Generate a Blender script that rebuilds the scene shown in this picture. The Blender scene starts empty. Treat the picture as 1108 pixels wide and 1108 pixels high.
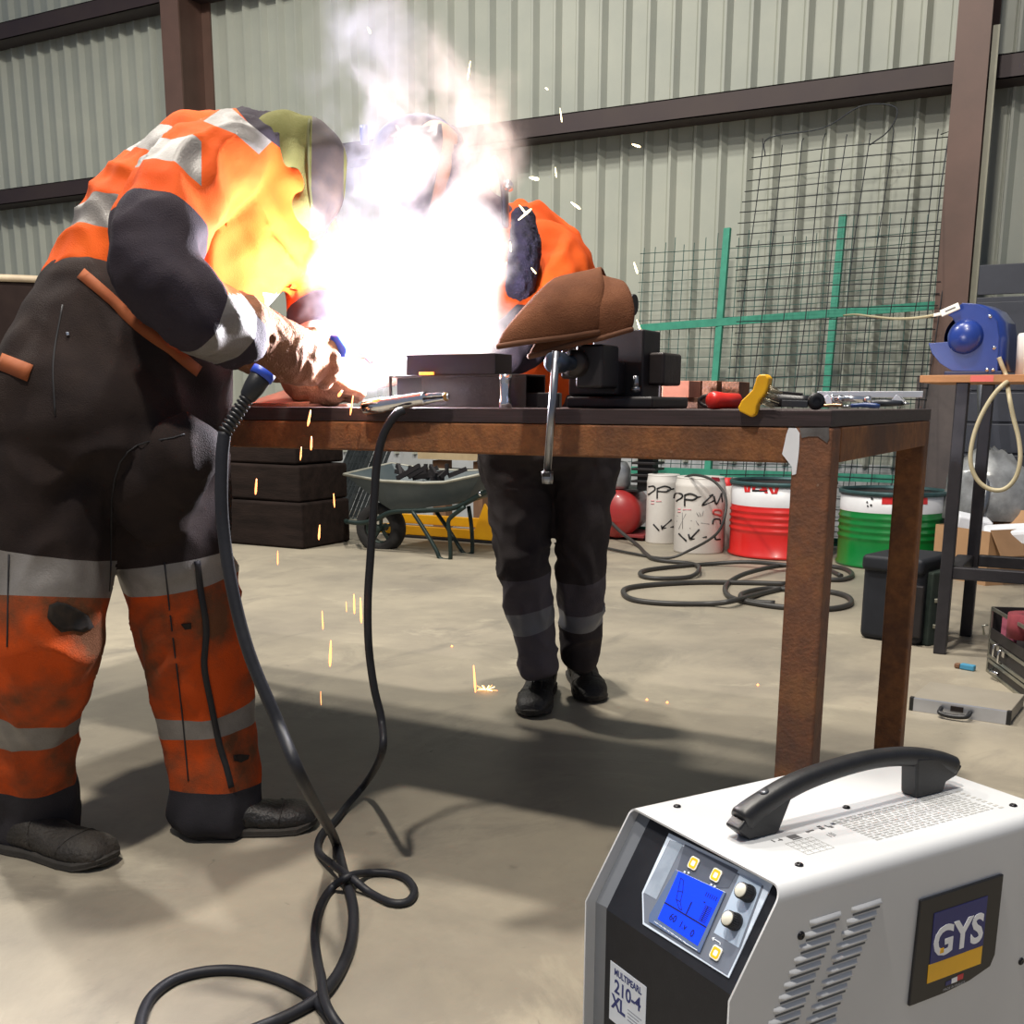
import bpy, bmesh, math, random
from mathutils import Vector, Matrix, Euler, noise
from math import sin, cos, pi, radians
random.seed(7)
C = bpy.context.scene.collection
SC = bpy.context.scene
V = Vector

# ------------------------------------------------------------------ camera
F, PX, PY = 1179.36, 554.0, 685.32
yaw, pit, rol = radians(28.7224), radians(11.8769), radians(-0.2386)
fw = V((-sin(yaw)*cos(pit), cos(yaw)*cos(pit), -sin(pit)))
rt = V((cos(yaw), sin(yaw), 0)); dn = fw.cross(rt)
r2 = rt*cos(rol)+dn*sin(rol); d2 = -rt*sin(rol)+dn*cos(rol)
CAM = V((0, 0, 1.0))
cd = bpy.data.cameras.new('camera'); cam = bpy.data.objects.new('camera', cd); C.objects.link(cam)
cd.sensor_width = 36; cd.lens = F/1108*36; cd.shift_y = (PY-554)/1108
cd.clip_start = .05
m = Matrix((r2, -d2, -fw)).transposed().to_4x4(); m.translation = CAM
cam.matrix_world = m
SC.camera = cam

def ray(x, y): return r2*((x-PX)/F)+d2*((y-PY)/F)+fw
def P(x, y, Y): v = ray(x, y); return CAM+v*(Y/v.y)
def G(x, y, z=0.0): v = ray(x, y); return CAM+v*((z-CAM.z)/v.z)
def on_plane(x, y, n, p0): v = ray(x, y); return CAM+v*(n.dot(p0-CAM)/n.dot(v))
def px2m(p): return (p-CAM).dot(fw)/F

# ------------------------------------------------------------------ view, world, lights
SC.view_settings.view_transform = 'Standard'; SC.view_settings.look = 'None'
SC.view_settings.gamma = 1; SC.view_settings.use_curve_mapping = False
SC.view_settings.exposure = 0.0
SC.cycles.use_denoising = True
SC.cycles.volume_step_rate = 1.0; SC.cycles.volume_max_steps = 256
SC.cycles.max_bounces = 6; SC.cycles.volume_bounces = 1
SC.cycles.sample_clamp_indirect = 6
w = bpy.data.worlds.new('world'); SC.world = w; w.use_nodes = True
w.node_tree.nodes['Background'].inputs[0].default_value = (.70, .79, 1.0, 1)
w.node_tree.nodes['Background'].inputs[1].default_value = .27

def area(name, loc, size, e, col, target=None, shape='DISK'):
    l = bpy.data.lights.new(name, 'AREA'); l.shape = shape; l.size = size; l.energy = e; l.color = col
    o = bpy.data.objects.new(name, l); C.objects.link(o); o.location = loc
    d = V(target if target else (loc[0], loc[1]+.001, 0))-V(loc)
    o.rotation_euler = d.to_track_quat('-Z', 'Y').to_euler(); return o
area('high_bay_light', (-1.0, -.37, 6.2), .30, 310, (1, .93, .83))
area('high_bay_light', (-1.3, 2.2, 6.4), .30, 300, (1, .93, .83))
area('high_bay_light', (-6.3, 3.4, 6.4), .45, 400, (1, .95, .85))
area('high_bay_light', (-3.1, 4.2, 6.4), .45, 205, (1, .95, .86))
def point(name, loc, e, col, r):
    l = bpy.data.lights.new(name, 'POINT'); l.energy = e; l.color = col; l.shadow_soft_size = r
    o = bpy.data.objects.new(name, l); C.objects.link(o); o.location = loc; return o
ARC = P(408, 378, 1.985)
point('arc_light', ARC, 88, (.93, .92, 1.0), .018)

# ------------------------------------------------------------------ materials
def lin(h):
    h = h.lstrip('#'); out = []
    for i in (0, 2, 4):
        c = int(h[i:i+2], 16)/255
        out.append(c/12.92 if c <= .04045 else ((c+.055)/1.055)**2.4)
    return (*out, 1)
MATS = {}
def mat(name, c, rough=.6, metal=0, c2=None, scale=6, bump=0, bscale=40, emit=None, es=1, spec=.5, detail=6, lo=.35, hi=.65, stretch=None, trans=0, coat=0, alpha=1):
    if name in MATS: return MATS[name]
    m = bpy.data.materials.new(name); m.use_nodes = True; n = m.node_tree.nodes; L = m.node_tree.links
    b = n['Principled BSDF']; b.inputs['Roughness'].default_value = rough; b.inputs['Metallic'].default_value = metal
    b.inputs['Base Color'].default_value = lin(c); b.inputs['Specular IOR Level'].default_value = spec
    b.inputs['Transmission Weight'].default_value = trans; b.inputs['Coat Weight'].default_value = coat
    b.inputs['Alpha'].default_value = alpha
    tc = n.new('ShaderNodeTexCoord'); mp = n.new('ShaderNodeMapping'); L.new(tc.outputs['Object'], mp.inputs[0])
    if stretch: mp.inputs['Scale'].default_value = stretch
    nz = n.new('ShaderNodeTexNoise'); nz.inputs['Scale'].default_value = scale; nz.inputs['Detail'].default_value = detail
    nz.inputs['Roughness'].default_value = .62
    L.new(mp.outputs[0], nz.inputs['Vector'])
    rp = n.new('ShaderNodeValToRGB'); rp.color_ramp.elements[0].position = lo; rp.color_ramp.elements[1].position = hi
    rp.color_ramp.elements[0].color = lin(c); rp.color_ramp.elements[1].color = lin(c2) if c2 else tuple([min(1, q*1.18) for q in lin(c)[:3]]+[1])
    L.new(nz.outputs['Fac'], rp.inputs[0]); L.new(rp.outputs[0], b.inputs['Base Color'])
    if bump:
        nb = n.new('ShaderNodeTexNoise'); nb.inputs['Scale'].default_value = bscale; nb.inputs['Detail'].default_value = 4
        L.new(mp.outputs[0], nb.inputs['Vector'])
        bp = n.new('ShaderNodeBump'); bp.inputs['Strength'].default_value = bump; bp.inputs['Distance'].default_value = .01
        L.new(nb.outputs['Fac'], bp.inputs['Height']); L.new(bp.outputs[0], b.inputs['Normal'])
    if emit:
        b.inputs['Emission Color'].default_value = lin(emit); b.inputs['Emission Strength'].default_value = es
    MATS[name] = m; return m

def M_floor():
    m = mat('floor_concrete', '847d71', .5, 0, 'a19886', 1.1, .08, 60, spec=.35)
    n = m.node_tree.nodes; L = m.node_tree.links; b = n['Principled BSDF']
    tc = n['Texture Coordinate'] if 'Texture Coordinate' in n else [x for x in n if x.type == 'TEX_COORD'][0]
    old = b.inputs['Base Color'].links[0].from_socket
    def layer(old, scale, lo, hi, col, fac, stretch=(1, 1, 1)):
        mp = n.new('ShaderNodeMapping'); mp.inputs['Scale'].default_value = stretch; L.new(tc.outputs['Object'], mp.inputs[0])
        z = n.new('ShaderNodeTexNoise'); z.inputs['Scale'].default_value = scale; z.inputs['Detail'].default_value = 9; z.inputs['Roughness'].default_value = .68
        z.inputs['Distortion'].default_value = .6
        L.new(mp.outputs[0], z.inputs['Vector'])
        r = n.new('ShaderNodeValToRGB'); r.color_ramp.elements[0].position = lo; r.color_ramp.elements[1].position = hi
        r.color_ramp.elements[0].color = (0, 0, 0, 1); r.color_ramp.elements[1].color = (fac, fac, fac, 1); L.new(z.outputs['Fac'], r.inputs[0])
        x = n.new('ShaderNodeMix'); x.data_type = 'RGBA'; L.new(r.outputs[0], x.inputs[0]); L.new(old, x.inputs[6]); x.inputs[7].default_value = lin(col)
        return x.outputs[2]
    o = layer(old, .7, .5, .66, '716c62', .6)
    o = layer(o, 3.5, .55, .72, '66625c', .55, (1, .45, 1))
    o = layer(o, 2.3, .56, .66, 'b0a793', .5)
    o = layer(o, 14, .66, .74, '4e4b47', .7)
    L.new(o, b.inputs['Base Color'])
    # roughness variation
    return m
CONC = M_floor()
SHEET = mat('wall_sheet_paint', 'a3a79d', .45, 0, 'acafa3', 2, spec=.3)
PLINTH = mat('plinth_paint', 'b8bcc0', .7, 0, 'a5a8a8', 3)
BROWN = mat('brown_steel_paint', '664d43', .5, 0, '59443b', 2)
BROWN2 = mat('dark_brown_steel_paint', '35282a', .6, 0, '3d302d', 2)
def rust(name, c1, c2, stain, fs):
    m = mat(name, c1, .72, .08, c2, 38, .3, 160, lo=.36, hi=.64, detail=10)
    n = m.node_tree.nodes; L = m.node_tree.links; b = n['Principled BSDF']; old = b.inputs['Base Color'].links[0].from_socket
    tc = [x for x in n if x.type == 'TEX_COORD'][0]
    for sc, lo, hi, col, f in ((3.2, .46, .66, stain, fs), (7, .52, .7, 'a5733f', .35), (26, .70, .76, 'a3917e', .5)):
        z = n.new('ShaderNodeTexNoise'); z.inputs['Scale'].default_value = sc; z.inputs['Detail'].default_value = 8; z.inputs['Roughness'].default_value = .6; L.new(tc.outputs['Object'], z.inputs['Vector'])
        r = n.new('ShaderNodeMapRange'); L.new(z.outputs['Fac'], r.inputs[0])
        for k, v in enumerate((lo, hi, 0, f)): r.inputs[k+1].default_value = v
        x = n.new('ShaderNodeMix'); x.data_type = 'RGBA'; L.new(r.outputs[0], x.inputs[0]); L.new(old, x.inputs[6]); x.inputs[7].default_value = lin(col); old = x.outputs[2]
    L.new(old, b.inputs['Base Color']); return m
RUST = rust('rusty_steel', '74492a', '935f35', '43302a', .75)
RUST2 = rust('brown_rusty_steel', '6a4734', '835539', '4a3a36', .7)
PLATE = mat('table_plate', '352c2a', .5, .3, '47393a', 30, .1, 120, stretch=(.2, 1, 8))
DARKST = mat('dark_steel', '2c2727', .45, .5, '3b3432', 12, .1, 80)
BLACK = mat('black_steel', '1d1a1b', .5, .2, '272325', 12)
CHROME = mat('chrome', 'd8d8da', .16, 1)
STEEL = mat('brushed_steel', 'a0a2a6', .3, 1, '8b8c90', 30)
BPLAST = mat('black_plastic', '18181a', .42, 0, '202022', 30, .05, 300)
RUBBER = mat('black_rubber', '1e1f24', .5, 0, '25262b', 14, .05, 90, spec=.3)
WHITEP = mat('white_enamel', 'c2c4c6', .32, 0, 'c7c9cb', 3, coat=.2)
CHARC = mat('charcoal_plastic', '1d1f25', .5, 0, '212329', 40, .03, 400, spec=.25)
ORANGE = mat('orange_workwear', 'c24610', .85, 0, 'cf5617', 5, .25, 500, spec=.2)
ORANGED = mat('soiled_orange_workwear', 'bd4a18', .88, 0, '64412c', 5.5, .3, 400, lo=.40, hi=.62, spec=.2)
GREYB = mat('grey_reflective_band', '84807c', .5, .1, '6c6762', 9, .2, 300)
DNAVY = mat('charcoal_workwear', '2c2730', .85, 0, '352e34', 6, .3, 400, spec=.2)
DTROU = mat('brown_black_workwear', '1f1a1b', .9, 0, '2f2623', 5, .3, 400, spec=.15)
CUFFM = mat('dark_cuff', '2b2a2e', .85, 0, '353338', 7, .2, 300, spec=.2)
BOOTM = mat('worn_black_leather', '191819', .5, 0, '302c29', 11, .4, 140)
BOOTD = mat('dusty_leather', '39332c', .7, 0, '211f1e', 9, .5, 130)
SOLEM = mat('boot_sole_rubber', '33302d', .8, 0, '3c3833', 12, .2, 100)
LEATH = mat('brown_suede', '573523', .9, 0, '704730', 9, .35, 350, spec=.15)
LEATH2 = mat('brown_glove_leather', '6c4a38', .85, 0, '835d45', 10, .35, 250, spec=.2)
OLIVE = mat('olive_hood_cloth', '5d5c35', .9, 0, '69673f', 12, .25, 400, spec=.15)
MASKM = mat('mask_shell', '2a2833', .35, 0, '343240', 9)
SKIN = mat('skin', 'b98468', .55, 0, 'c08d70', 12)
GTROU = mat('grey_workwear', '544f55', .88, 0, '625c63', 6, .3, 350, spec=.2)
GTROU2 = mat('dark_grey_workwear', '393436', .88, 0, '4a4343', 6, .3, 350, spec=.2)
BAND2 = mat('silver_grey_band', '77787f', .55, 0, '6d6e75', 9)
GREENF = mat('green_frame_paint', '2f806b', .6, 0, '3b937a', 12, lo=.3, hi=.6)
WIRE = mat('dark_wire', '33363a', .55, .5)
TEALW = mat('teal_wire', '3d5f5a', .55, .4)
BLUE = mat('blue_enamel', '1f3780', .3, 0, '233d8a', 6, coat=.3)
WOOD = mat('pine_board', 'b98458', .7, 0, 'a8744a', 5, .1, 60, stretch=(1, 6, 6))
CARD = mat('cardboard', 'b08a66', .85, 0, 'a47f5c', 4)
REDP = mat('red_paint', 'c4201d', .3, 0, 'd02a26', 4, coat=.2)
GRNP = mat('green_paint', '0c6e30', .28, 0, '0a7a33', 4, coat=.2)
WPAINT = mat('white_drum_paint', 'd9dadd', .4, 0, 'cfcfd2', 5)
PAIL = mat('white_pail_plastic', 'dedad5', .45, 0, 'd2cdc7', 4)
MARK = mat('black_marker', '141315', .6)
CREAMC = mat('cream_cable', 'b7ac8c', .5, 0, 'aca182', 8)
YELP = mat('yellow_paint', 'd79c14', .4, 0, 'c98b10', 5)
YELT = mat('yellow_tool', 'f0b70c', .45, 0, 'dba010', 9)
GREYT = mat('grey_green_tray', '3b464b', .5, .1, '4d5659', 4)
COPPER = mat('copper_steel', 'a86b55', .5, .4, 'c0836a', 14)
BLUEP = mat('bright_blue_plastic', '2f52c8', .4, 0, '2a49b4', 9)
EDGEW = mat('bare_edge', 'b8b2a4', .6, 0, '9c968a', 9)

# ------------------------------------------------------------------ builders
def tag(o, label=None, cat=None, group=None, kind=None):
    if label: o['label'] = label
    if cat: o['category'] = cat
    if group: o['group'] = group
    if kind: o['kind'] = kind
    return o
def empty(name, loc, rz=0, label=None, cat=None, group=None):
    o = bpy.data.objects.new(name, None); C.objects.link(o); o.location = loc; o.rotation_euler = (0, 0, rz)
    o.empty_display_size = .1
    return tag(o, label, cat, group)
class MB:
    def __init__(s): s.bm = bmesh.new(); s.mi = 0
    def faces(s, vs, fs, smooth=False, mi=None):
        b = [s.bm.verts.new(v) for v in vs]; out = []
        for f in fs:
            try:
                q = s.bm.faces.new([b[i] for i in f]); q.smooth = smooth; q.material_index = s.mi if mi is None else mi; out.append(q)
            except ValueError: pass
        return b
    def box(s, c, d, rot=None, tz=None, mi=None):
        # c centre, d full sizes, rot Euler/Matrix
        R = Matrix.Identity(3) if rot is None else (rot if isinstance(rot, Matrix) else Euler(rot).to_matrix())
        c = V(c); vs = []
        for z in (-.5, .5):
            for y in (-.5, .5):
                for x in (-.5, .5):
                    k = 1 if (tz is None or z < 0) else tz
                    vs.append(c+R@V((x*d[0]*k, y*d[1]*k, z*d[2])))
        s.faces(vs, [(0, 2, 3, 1), (4, 5, 7, 6), (0, 1, 5, 4), (2, 6, 7, 3), (0, 4, 6, 2), (1, 3, 7, 5)], mi=mi); return s
    def span(s, a, b, mi=None):
        a = V(a); b = V(b); return s.box((a+b)/2, [abs(q) for q in (b-a)], mi=mi)
    def bar(s, a, b, w, h=None, up=V((0, 0, 1)), mi=None):
        a = V(a); b = V(b); h = h or w; z = (b-a).normalized()
        x = up.cross(z)
        if x.length < 1e-4: x = V((1, 0, 0))
        x.normalize(); y = z.cross(x)
        R = Matrix((x, y, z)).transposed()
        return s.box((a+b)/2, (w, h, (b-a).length), R, mi=mi)
    def tube(s, pts, r, seg=10, cap=True, closed=False, mi=None):
        pts = [V(p) for p in pts]; n = len(pts)
        if not isinstance(r, (list, tuple)): r = [r]*n
        prev = None; rings = []
        for i, p in enumerate(pts):
            a = pts[(i-1) % n] if closed else pts[max(0, i-1)]
            b = pts[(i+1) % n] if closed else pts[min(n-1, i+1)]
            t = (b-a); t = t.normalized() if t.length > 1e-9 else V((0, 0, 1))
            if prev is None:
                x = t.orthogonal().normalized()
            else:
                x = prev-t*prev.dot(t); x = x.normalized() if x.length > 1e-6 else t.orthogonal().normalized()
            prev = x; y = t.cross(x)
            rings.append([s.bm.verts.new(p+(x*cos(2*pi*k/seg)+y*sin(2*pi*k/seg))*r[i]) for k in range(seg)])
        mi = s.mi if mi is None else mi
        for i in range(n if closed else n-1):
            A = rings[i]; B = rings[(i+1) % n]
            for k in range(seg):
                f = s.bm.faces.new((A[k], A[(k+1) % seg], B[(k+1) % seg], B[k])); f.smooth = True; f.material_index = mi
        if cap and not closed:
            for q in (list(reversed(rings[0])), rings[-1]):
                f = s.bm.faces.new(q); f.material_index = mi
        return s
    def cyl(s, a, b, r, rb=None, seg=24, mi=None): return s.tube([a, b], [r, r if rb is None else rb], seg, mi=mi)
    def lathe(s, prof, org=(0, 0, 0), axis=V((0, 0, 1)), seg=40, mi=None, mis=None):
        org = V(org); z = V(axis).normalized(); x = z.orthogonal().normalized(); y = z.cross(x); rings = []
        for r, h in prof:
            rings.append([s.bm.verts.new(org+z*h+(x*cos(2*pi*k/seg)+y*sin(2*pi*k/seg))*max(r, 1e-5)) for k in range(seg)])
        for i in range(len(rings)-1):
            for k in range(seg):
                f = s.bm.faces.new((rings[i][k], rings[i][(k+1) % seg], rings[i+1][(k+1) % seg], rings[i+1][k])); f.smooth = True
                f.material_index = (mis[i] if mis else (s.mi if mi is None else mi))
        return s
    def prism(s, poly, fn, t0, t1, mi=None):
        # poly list of (a,b); fn(a,b,t)->point
        n = len(poly); vs = [fn(a, b, t0) for a, b in poly]+[fn(a, b, t1) for a, b in poly]
        fs = [tuple(range(n))[::-1], tuple(range(n, 2*n))]+[(i, (i+1) % n, n+(i+1) % n, n+i) for i in range(n)]
        s.faces(vs, fs, mi=mi); return s
    def build(s, name, mats, parent=None, bevel=0, bseg=2, subd=0, smooth=None):
        me = bpy.data.meshes.new(name)
        bmesh.ops.recalc_face_normals(s.bm, faces=s.bm.faces[:])
        s.bm.to_mesh(me); s.bm.free()
        o = bpy.data.objects.new(name, me); C.objects.link(o)
        for m in (mats if isinstance(mats, (list, tuple)) else [mats]): me.materials.append(m)
        if parent is not None: o.parent = parent
        if bevel:
            b = o.modifiers.new('bevel', 'BEVEL'); b.width = bevel; b.segments = bseg; b.limit_method = 'ANGLE'; b.angle_limit = radians(40)
            if bseg > 2 or smooth:
                for p in me.polygons: p.use_smooth = True
                wn = o.modifiers.new('wn', 'WEIGHTED_NORMAL'); wn.keep_sharp = False
        if subd:
            q = o.modifiers.new('sub', 'SUBSURF'); q.levels = subd; q.render_levels = subd
        return o
def spline(pts, n=8):
    pts = [V(p) for p in pts]; out = []
    q = [pts[0]*2-pts[1]]+pts+[pts[-1]*2-pts[-2]]
    for i in range(1, len(q)-2):
        p0, p1, p2, p3 = q[i-1:i+3]
        for k in range(n):
            t = k/n
            out.append(.5*((2*p1)+(p2-p0)*t+(2*p0-5*p1+4*p2-p3)*t*t+(3*p1-p0-3*p2+p3)*t**3))
    out.append(pts[-1]); return out
def struct(o): o['kind'] = 'structure'; return o
def text_mesh(name, txt, size, M4, m, parent, depth=.0006, bold=0, align='CENTER', xs=1, label=None):
    cu = bpy.data.curves.new(name, 'FONT'); cu.body = txt; cu.size = size; cu.extrude = depth/2; cu.offset = bold
    cu.align_x = align; cu.align_y = 'CENTER'; cu.resolution_u = 3
    t = bpy.data.objects.new(name, cu); C.objects.link(t)
    dg = bpy.context.evaluated_depsgraph_get()
    me = bpy.data.meshes.new_from_object(t.evaluated_get(dg)); bpy.data.objects.remove(t); bpy.data.curves.remove(cu)
    o = bpy.data.objects.new(name, me); C.objects.link(o); me.materials.clear(); me.materials.append(m)
    me.transform(M4 @ Matrix.Diagonal((xs, 1, 1, 1)))
    if parent is not None: o.parent = parent
    if label: o['label'] = label
    return o
def frame(o, x, y):   # 4x4 with text plane axes x (right), y (up)
    x = V(x).normalized(); y = V(y).normalized(); z = x.cross(y)
    m = Matrix((x, y, z)).transposed().to_4x4(); m.translation = V(o); return m

# ---- cloth / body bodies: lofts in real space, fused into ONE continuous surface
def fig(spec):   # (px, py, Y, half width in px, half depth in m) -> loft rows (point, ra along view, rb across)
    out = []
    for x, y, Y, rp, rd in spec:
        p = P(x, y, Y); out.append((p, rd, rp*px2m(p)))
    return out
VIEW = V((-.62, .78, 0)).normalized()
def loft_bm(bm, rows, side=VIEW, seg=20, sub=4, capr=.55):
    pts = [r[0] for r in rows]; P_ = []; A = []; B = []
    sp = spline(pts, sub) if len(pts) > 2 else [pts[0].lerp(pts[1], k/sub) for k in range(sub+1)]
    for i in range(len(sp)):
        f = i/sub; j = min(int(f), len(rows)-2); t = f-j; t = t*t*(3-2*t)
        P_.append(sp[i]); A.append(rows[j][1]*(1-t)+rows[j+1][1]*t); B.append(rows[j][2]*(1-t)+rows[j+1][2]*t)
    # rounded caps
    def capp(p, t, a, b, sgn):
        o = []
        for th in (.35, .7, .92): o.append((p+t*sgn*th*min(a, b)*capr, a*math.sqrt(1-th*th), b*math.sqrt(1-th*th)))
        return o
    t0 = (P_[1]-P_[0]).normalized(); t1 = (P_[-1]-P_[-2]).normalized()
    L = list(reversed(capp(P_[0], t0, A[0], B[0], -1)))+list(zip(P_, A, B))+capp(P_[-1], t1, A[-1], B[-1], 1)
    rings = []; n = len(L)
    for i, (p, a, b) in enumerate(L):
        t = (L[min(n-1, i+1)][0]-L[max(0, i-1)][0]).normalized()
        s = side-t*side.dot(t)
        s = s.normalized() if s.length > .05 else t.orthogonal().normalized()
        u = t.cross(s)
        rings.append([bm.verts.new(p+s*a*cos(2*pi*k/seg)+u*b*sin(2*pi*k/seg)) for k in range(seg)])
    for i in range(n-1):
        for k in range(seg): bm.faces.new((rings[i][k], rings[i][(k+1) % seg], rings[i+1][(k+1) % seg], rings[i+1][k]))
    bm.faces.new(list(reversed(rings[0]))); bm.faces.new(rings[-1])
def fuse(name, lofts, mats, parent=None, voxel=.012, smooth=4, wr=0, wfreq=14, wstretch=(1, 1, .35), wseed=0, bands=None, extra=None, ntens=1):
    """lofts: list of (rows, side). bands: {loft index: [(t 0..1, material index, optional normal)]}"""
    bm = bmesh.new()
    for rows, side in lofts: loft_bm(bm, rows, side or VIEW)
    if extra: extra(bm)
    bmesh.ops.recalc_face_normals(bm, faces=bm.faces[:])
    me = bpy.data.meshes.new(name+'_raw'); bm.to_mesh(me); bm.free()
    o = bpy.data.objects.new(name, me); C.objects.link(o)
    md = o.modifiers.new('r', 'REMESH'); md.mode = 'VOXEL'; md.voxel_size = voxel
    dg = bpy.context.evaluated_depsgraph_get(); me2 = bpy.data.meshes.new_from_object(o.evaluated_get(dg))
    o.modifiers.clear(); o.data = me2; bpy.data.meshes.remove(me)
    me2.name = name
    me2.materials.clear()
    for m in (mats if isinstance(mats, (list, tuple)) else [mats]): me2.materials.append(m)
    bm = bmesh.new(); bm.from_mesh(me2)
    for k in range(smooth): bmesh.ops.smooth_vert(bm, verts=bm.verts[:], factor=.5, use_axis_x=True, use_axis_y=True, use_axis_z=True)
    chains = [[r[0] for r in rows] for rows, _ in lofts]
    rads = [[(r[1]+r[2])/2 for r in rows] for rows, _ in lofts]
    def nearest(c):
        best = (1e9, 0, 0)
        for ci, ch in enumerate(chains):
            n = len(ch)-1
            for i in range(n):
                a, b = ch[i], ch[i+1]; ab = b-a; t = max(0, min(1, (c-a).dot(ab)/ab.length_squared))
                r = rads[ci][i]*(1-t)+rads[ci][i+1]*t
                d = (c-a-ab*t).length-r
                if d < best[0]: best = (d, ci, (i+t)/n)
        return best
    if wr:
        bm.normal_update(); sd = V((wseed*3.1, wseed*1.7, wseed))
        for v in bm.verts:
            q = V((v.co.x*wstretch[0], v.co.y*wstretch[1], v.co.z*wstretch[2]))*wfreq+sd
            a = noise.noise(q+V((noise.noise(q*.6)*1.6, 0, noise.noise(q*.6+sd)*1.6)))
            rdg = (1-abs(a)*2.2); b = noise.noise(v.co*wfreq*2.3+sd)*.35
            v.co += v.normal*wr*(max(rdg, -1)*.8-.3+b)
    if bands:
        for ci, bl in bands.items():
            ch = chains[ci]; n = len(ch)-1; planes = []
            for e in bl:
                t, mi = e[0], e[1]; i = min(int(t*n), n-1); f = t*n-i
                co = ch[i].lerp(ch[i+1], f); no = (ch[i+1]-ch[i]).normalized()
                if len(e) > 2: no = (no+V(e[2])).normalized()
                planes.append((co, no, mi))
            for co, no, mi in planes:
                fs = [f for f in bm.faces if abs((f.calc_center_median()-co).dot(no)) < voxel*2.5 and (f.calc_center_median()-co).length < .35 and nearest(f.calc_center_median())[1] == ci]
                ge = set(fs)
                for f in fs: ge.update(f.edges); ge.update(f.verts)
                bmesh.ops.bisect_plane(bm, geom=list(ge), plane_co=co, plane_no=no)
            bl.sort(key=lambda e: e[0])
        for f in bm.faces:
            c = f.calc_center_median(); _, ci, tt = nearest(c); mi = 0
            if ci in bands:
                ch = chains[ci]; n = len(ch)-1
                for e in bands[ci]:
                    t = e[0]; i = min(int(t*n), n-1); fr = t*n-i
                    co = ch[i].lerp(ch[i+1], fr); no = (ch[i+1]-ch[i]).normalized()
                    if len(e) > 2: no = (no+V(e[2])).normalized()
                    if (c-co).dot(no) > 0 and tt > t-.25: mi = e[1]
            f.material_index = mi
    for f in bm.faces: f.smooth = True
    bm.to_mesh(me2); bm.free()
    if parent is not None: o.parent = parent
    return o
def part(b, nm, m, t, **k):
    o = b.build(nm, m, t, **k)
    if t is not None: o.matrix_parent_inverse = t.matrix_basis.inverted()
    return o
# ================================================================== SETTING
YW = 8.45
b = MB(); b.span((-16, -3, -.1), (7, 9.2, 0)); struct(b.build('floor', CONC))
# corrugated wall sheet
b = MB(); b.bm
per, dep = .2, .05; x = -16.0; prof = []
while x < 4:
    prof += [(x, 0), (x+.118, 0), (x+.126, .006), (x+.134, 0), (x+.142, 0), (x+.150, -dep), (x+.166, -dep)]; x += per
vs = []; fs = []
for i, (px_, dy) in enumerate(prof):
    vs += [(px_, YW+dy, .55), (px_, YW+dy, 9.0)]
    if i: fs.append((2*i-2, 2*i, 2*i+1, 2*i-1))
b.faces(vs, fs); o = struct(b.build('wall_back', SHEET)); s = o.modifiers.new('s', 'SOLIDIFY'); s.thickness = .002; s.offset = -1
b = MB(); b.span((-16, YW-.02, 0), (4, YW+.15, .57)); struct(b.build('trim_1', PLINTH))
# girts
for i, (z0, z1) in enumerate(((3.06, 3.21), (4.64, 4.80), (6.3, 6.45))):
    b = MB(); Yf = 8.17
    b.span((-16, Yf, z0), (4, Yf+.008, z1)); b.span((-16, Yf, z1-.008), (4, YW-.045, z1)); b.span((-16, Yf, z0), (4, YW-.045, z0+.008))
    b.span((-16, Yf+.008, z0+.02), (4, Yf+.03, z0+.028))
    struct(b.build('trim_%d' % (i+2), [BROWN2]))
# columns (I sections)
def column(xl, xr, n, strip=False):
    b = MB(); y0 = 7.98; y1 = 8.40; xc = (xl+xr)/2
    b.span((xl, y0, 0), (xr, y0+.018, 9)); b.span((xl, y1-.02, 0), (xr, y1, 9)); b.span((xc-.008, y0+.018, 0), (xc+.008, y1-.02, 9))
    o = struct(b.build('trim_%d' % n, BROWN))
    if strip:
        b = MB(); b.span((xr+.004, y0+.06, .2), (xr+.045, y0+.075, 3.35)); struct(b.build('trim_9', mat('conduit_trim', '8c8a78', .5)))
column(-8.05, -7.83, 5); column(-1.172, -.968, 6, True)
# big dark plate over the foot of the right column, and dark panel to its right
b = MB(); b.box((-1.03, 7.93, .62), (.42, .012, 1.16), (radians(-2), 0, 0)); tag(b.build('steel_sheet', mat('smoky_steel_sheet', '4a4341', .5, .2, '5b524e', 4), bevel=.002), 'dull brown steel sheet leaning against the foot of the right column', 'sheet')
p0 = P(1057, 328, 7.9); p1 = P(1108, 545, 7.9)
b = MB(); b.span((p0.x, 7.88, 0), (.9, 7.93, p0.z))
for k in range(9): b.span((p0.x, 7.868, .1+k*.2), (.9, 7.88, .285+k*.2))
b.span((p0.x, 7.86, p0.z-.22), (.9, 7.88, p0.z))
tag(b.build('slatted_panel', mat('blue_black_panel', '2f323b', .5, 0, '373a44', 3), bevel=.004), 'dark slatted panel standing behind the blue reel stand', 'panel')

# ------------------------------------------------------------------ mesh panels leaning on the wall
t = empty('reinforcing_mesh', (-1.8, 7.9, 0), 0, 'tall black wire mesh sheet with crooked bent top, leaning on the corrugated wall', 'wire mesh')
def lean(x, z, yo): return V((x, yo+.32*(z/2.9), z))
b = MB()
xs = [-2.50+i*.148 for i in range(10)]
for i, xx in enumerate(xs):
    top = 2.80+(.05 if i % 3 == 0 else .0)+random.uniform(-.02, .04)
    pts = [lean(xx+.012*sin(z*3+i)+(z-1)*.035*(1 if i < 9 else 1), z, 7.79) for z in [k*.2 for k in range(15)] if z < top]+[lean(xx+(top-1)*.035, top, 7.79)]
    b.tube(pts, .0036, 5)
z = .05
while z < 2.76:
    b.tube([lean(-2.56+.03*sin(z*5)+(z-1)*.02, z+.01*sin(z*9), 7.78), lean(-1.9, z+.008, 7.78), lean(-1.16+(z-1)*.02, z-.005, 7.78)], .0036, 5); z += .0765
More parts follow.
